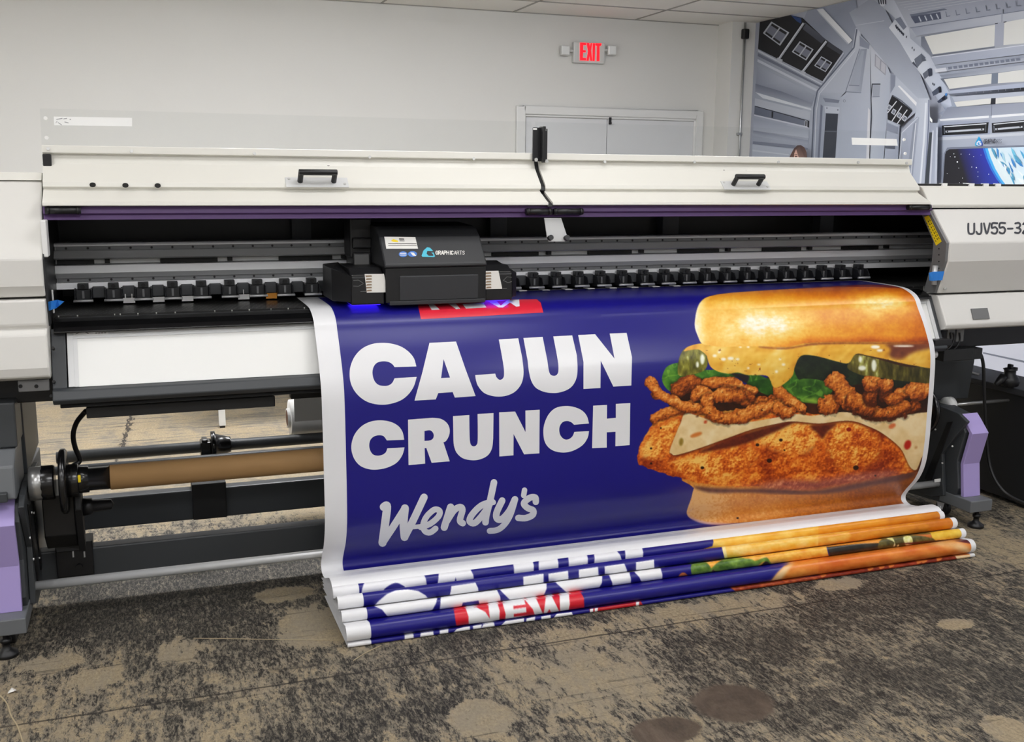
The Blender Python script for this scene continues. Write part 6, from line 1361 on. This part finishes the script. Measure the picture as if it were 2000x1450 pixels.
# ---------------------------------------------------------------- loose things
# cardboard core on the take-up unit
M_card = mat('brown_cardboard', (158, 122, 78), .7, var=.06, vscale=14)
x0 = tx(216); x1 = CX2 - tx(170)
cb = MB().lathe((x0, YT, ZT), (1, 0, 0), [(0, .036), (0, .0415), (x1 - x0, .0415), (x1 - x0, .036)], 40).build('cardboard_core', M_card)
tag(cb, 'long brown cardboard tube on the take-up shaft below the white panel', 'cardboard tube')
# media roll at the back, with its sheet going up into the printer
M_media = mat('white_vinyl', (228, 228, 226), .45); M_core = mat('core_inside', (96, 62, 38), .8)
ry, rz = 4.58, .43
mx0 = .60
mr = thing('media_roll', 'roll of blank white vinyl feeding the printer from behind, seen past the banner', 'vinyl roll', (1.8, ry, rz - .085))
MB().lathe((mx0, ry, rz), (1, 0, 0), [(0, .046), (0, .082), (2.54, .082), (2.54, .046)], 40).build('roll', M_media, mr)
MB().lathe((mx0 - .012, ry, rz), (1, 0, 0), [(0, .036), (0, .044), (2.57, .044), (2.57, .036)], 32).build('core', M_media, mr)
MB().cyl((mx0 - .0125, ry, rz), (mx0 - .0122, ry, rz), .036, 32).build('core_opening', M_core, mr)
MB().box(mx0 + .01, mx0 + 2.53, ry - .083, ry - .0815, rz, .79).build('web', M_media, mr)
# folding table behind: one leg shows
M_tbl = mat('table_white', (226, 228, 228), .4)
p = at(434.5, 835, Z=0)
tb_ = thing('folding_table', 'white-legged table standing on the floor behind the printer', 'table', (p[0] + .7, p[1] + .3, 0))
MB().box(p[0] - .06, p[0] + 1.7, p[1] - .06, p[1] + .62, .72, .75).build('tabletop', M_tbl, tb_, .006)
for dx, dy in ((0, 0), (1.6, 0), (0, .5), (1.6, .5)):
    l = MB().box(p[0] + dx - .019, p[0] + dx + .019, p[1] + dy - .019, p[1] + dy + .019, .012, .72).build('leg', M_tbl, tb_, .003)
    MB().box(p[0] + dx - .015, p[0] + dx + .015, p[1] + dy - .015, p[1] + dy + .015, 0, .012).build('leg_tip', M_blk, l)
# blue tape tabs at both ends of the print bay
M_tape = mat('blue_tape', (42, 128, 218), .6, bump=.4, bscale=80)
def tape(pts, lb, Y):
    b = MB(); P = [at(*p, Y=Y + dy) for (*p, dy) in pts]; n = len(P) // 2
    b.add(P, [(i, i + 1, n + i + 1, n + i) for i in range(n - 1)])
    o = b.build('blue_tape', M_tape); s = o.modifiers.new('thickness', 'SOLIDIFY'); s.thickness = .0015
    return tag(o, lb, 'tape')
tape([(88, 592, 0), (100, 588, -.01), (112, 586, .01), (126, 589, -.008), (89, 608, 0), (99, 606, -.01), (110, 602, .012), (117, 597, -.004)], 'crumpled strip of blue tape beside the left cabinet of the printer', 3.55)
tape([(1814, 533, 0), (1822, 531, -.008), (1832, 530.5, 0), (1844, 530, 0), (1815, 548, .004), (1822, 549, -.006), (1831, 548, 0), (1840, 547.5, 0)], 'small strip of blue tape beside the right cabinet of the printer', 3.515)
b = MB(); a = at(100, 566, Y=3.57); c = at(107, 612, Y=3.57)
b.box(a[0], c[0], 3.567, 3.572, c[2], a[2]).build('end_stop', M_alud, PR, .002)
a = at(1827, 519, Y=3.55); c = at(1835, 556, Y=3.55)
b = MB().cyl((a[0], 3.55, c[2]), (a[0], 3.55, a[2]), .012, 14).build('end_stop', M_alu, PR)
# power brick and its cord
M_brick = mat('adapter_black', (30, 31, 32), .5)
a = at(1838, 681, Y=3.56); c = at(1912, 701, Y=3.56)
pb = thing('power_adapter', 'black power brick tucked under the right cabinet with a cord hanging down', 'power adapter', ((a[0] + c[0]) / 2, 3.57, c[2]))
MB().box(a[0], c[0] - .05, 3.54, 3.612, c[2], a[2] - .003).build('brick', M_brick, pb, .004)
MB().box(c[0] - .05, c[0], 3.542, 3.610, c[2] + .002, a[2] - .005).build('plug', M_brick, pb, .004)
MB().tube([at(1909, 691, Y=3.57), at(1916, 694, Y=3.57), at(1921, 720, Y=3.57), at(1923, 790, Y=3.57), at(1926, 850, Y=3.57), at(1932, 905, Y=3.55), at(1946, 942, Y=3.50), at(1970, 968, Y=3.44), at(2015, 990, Y=3.41)], .0075).build('cord', M_blk, pb)
# black case beside the printer, with things on it
M_case = mat('case_black', (24, 25, 28), .5); M_caset = mat('case_top', (46, 47, 51), .5)
xc = 3.80
cs = thing('equipment_case', 'long low black cabinet under the right end of the printer', 'cabinet', (3.92, 4.0, 0))
zt_ = .555
MB().box(xc, 4.04, 3.50, 4.60, .02, zt_ - .03).build('body', M_case, cs, .004)
MB().box(xc - .02, 4.06, 3.46, 4.62, zt_ - .03, zt_).build('top', M_caset, cs, .006)
for x, y in ((xc + .05, 3.55), (xc + .05, 4.5), (4.0, 3.55), (4.0, 4.5)): MB().box(x - .03, x + .03, y - .03, y + .03, 0, .02).build('foot', M_blk, cs)
a = at(1960, 757, Z=zt_)
nz = thing('black_clamp', 'small black plastic clamp lying on the low black cabinet', 'clamp', (a[0], a[1], zt_))
b = MB().lathe((a[0] + .03, a[1], zt_ + .028), (0, 0, 1), [(-.027, .02), (-.02, .04), (.0, .046), (.02, .04), (.034, .026), (.05, .026), (.058, .032), (.062, .020)], 18)
b.build('body', M_black, nz)
MB().lathe((a[0] - .005, a[1], zt_ + .05), (-.75, 0, -.62), [(0, .022), (.03, .018), (.055, .012), (.06, .006)], 14).build('nozzle', M_black, nz)
MB().box(a[0] + .022, a[0] + .036, a[1] - .012, a[1] + .012, zt_ + .085, zt_ + .108).box(a[0] + .05, a[0] + .066, a[1] - .01, a[1] + .01, zt_ + .076, zt_ + .092).build('jaw', M_black, nz, .002)
b = MB()
q = [at(*p, Z=zt_ + .001) for p in ((1878, 719), (1894, 724), (1892, 726.5), (1876, 721))]; b.poly(q, (0, 0, .003))
tag(b.build('paper_strip', M_paper), 'short white paper strip on the low black cabinet next to the printer leg', 'paper')
b = MB(); q = [at(*p, Z=zt_ + .001) for p in ((1894, 726), (1914, 731), (1911, 733.5), (1892, 728))]; b.poly(q, (0, 0, .003))
tag(b.build('paper_strip', M_paper), 'white paper strip on the low black cabinet beside the hanging power cord', 'paper')
# litter on the floor
a = at(24, 1353, Z=0); b = MB()
b.add([a + np.array(v) for v in ((-.012, -.006, .001), (.008, -.01, .008), (.012, .006, .002), (-.002, .012, .01), (-.01, .006, .003), (0, 0, .012))], [(0, 1, 5), (1, 2, 5), (2, 3, 5), (3, 4, 5), (4, 0, 5)])
tag(b.build('paper_scrap', M_paper), 'tiny white paper scrap on the floor near the left castor', 'scrap')
M_thr = mat('pale_thread', (176, 160, 130), .8)
z = .0015
g_ = lambda px, py: (lambda q: (q[0], q[1], z))(at(px, py, Z=0))
tag(MB().tube([g_(378, 1248), g_(450, 1249), g_(560, 1251), g_(664, 1252)], .0011, 6).build('thread', M_thr), 'pale straight thread on the floor left of the folded banner', 'thread')
tag(MB().tube([g_(-10, 1352), g_(12, 1373), g_(22, 1400), g_(34, 1420), g_(46, 1455)], .0022, 6).build('thread', M_thr), 'pale curved string on the floor at the bottom left corner of the photo', 'thread')
tag(MB().tube([g_(690, 1292), g_(715, 1276), g_(745, 1262)], .0016, 6).build('thread', M_thr), 'short pale string by the lower left corner of the folded banner', 'thread')
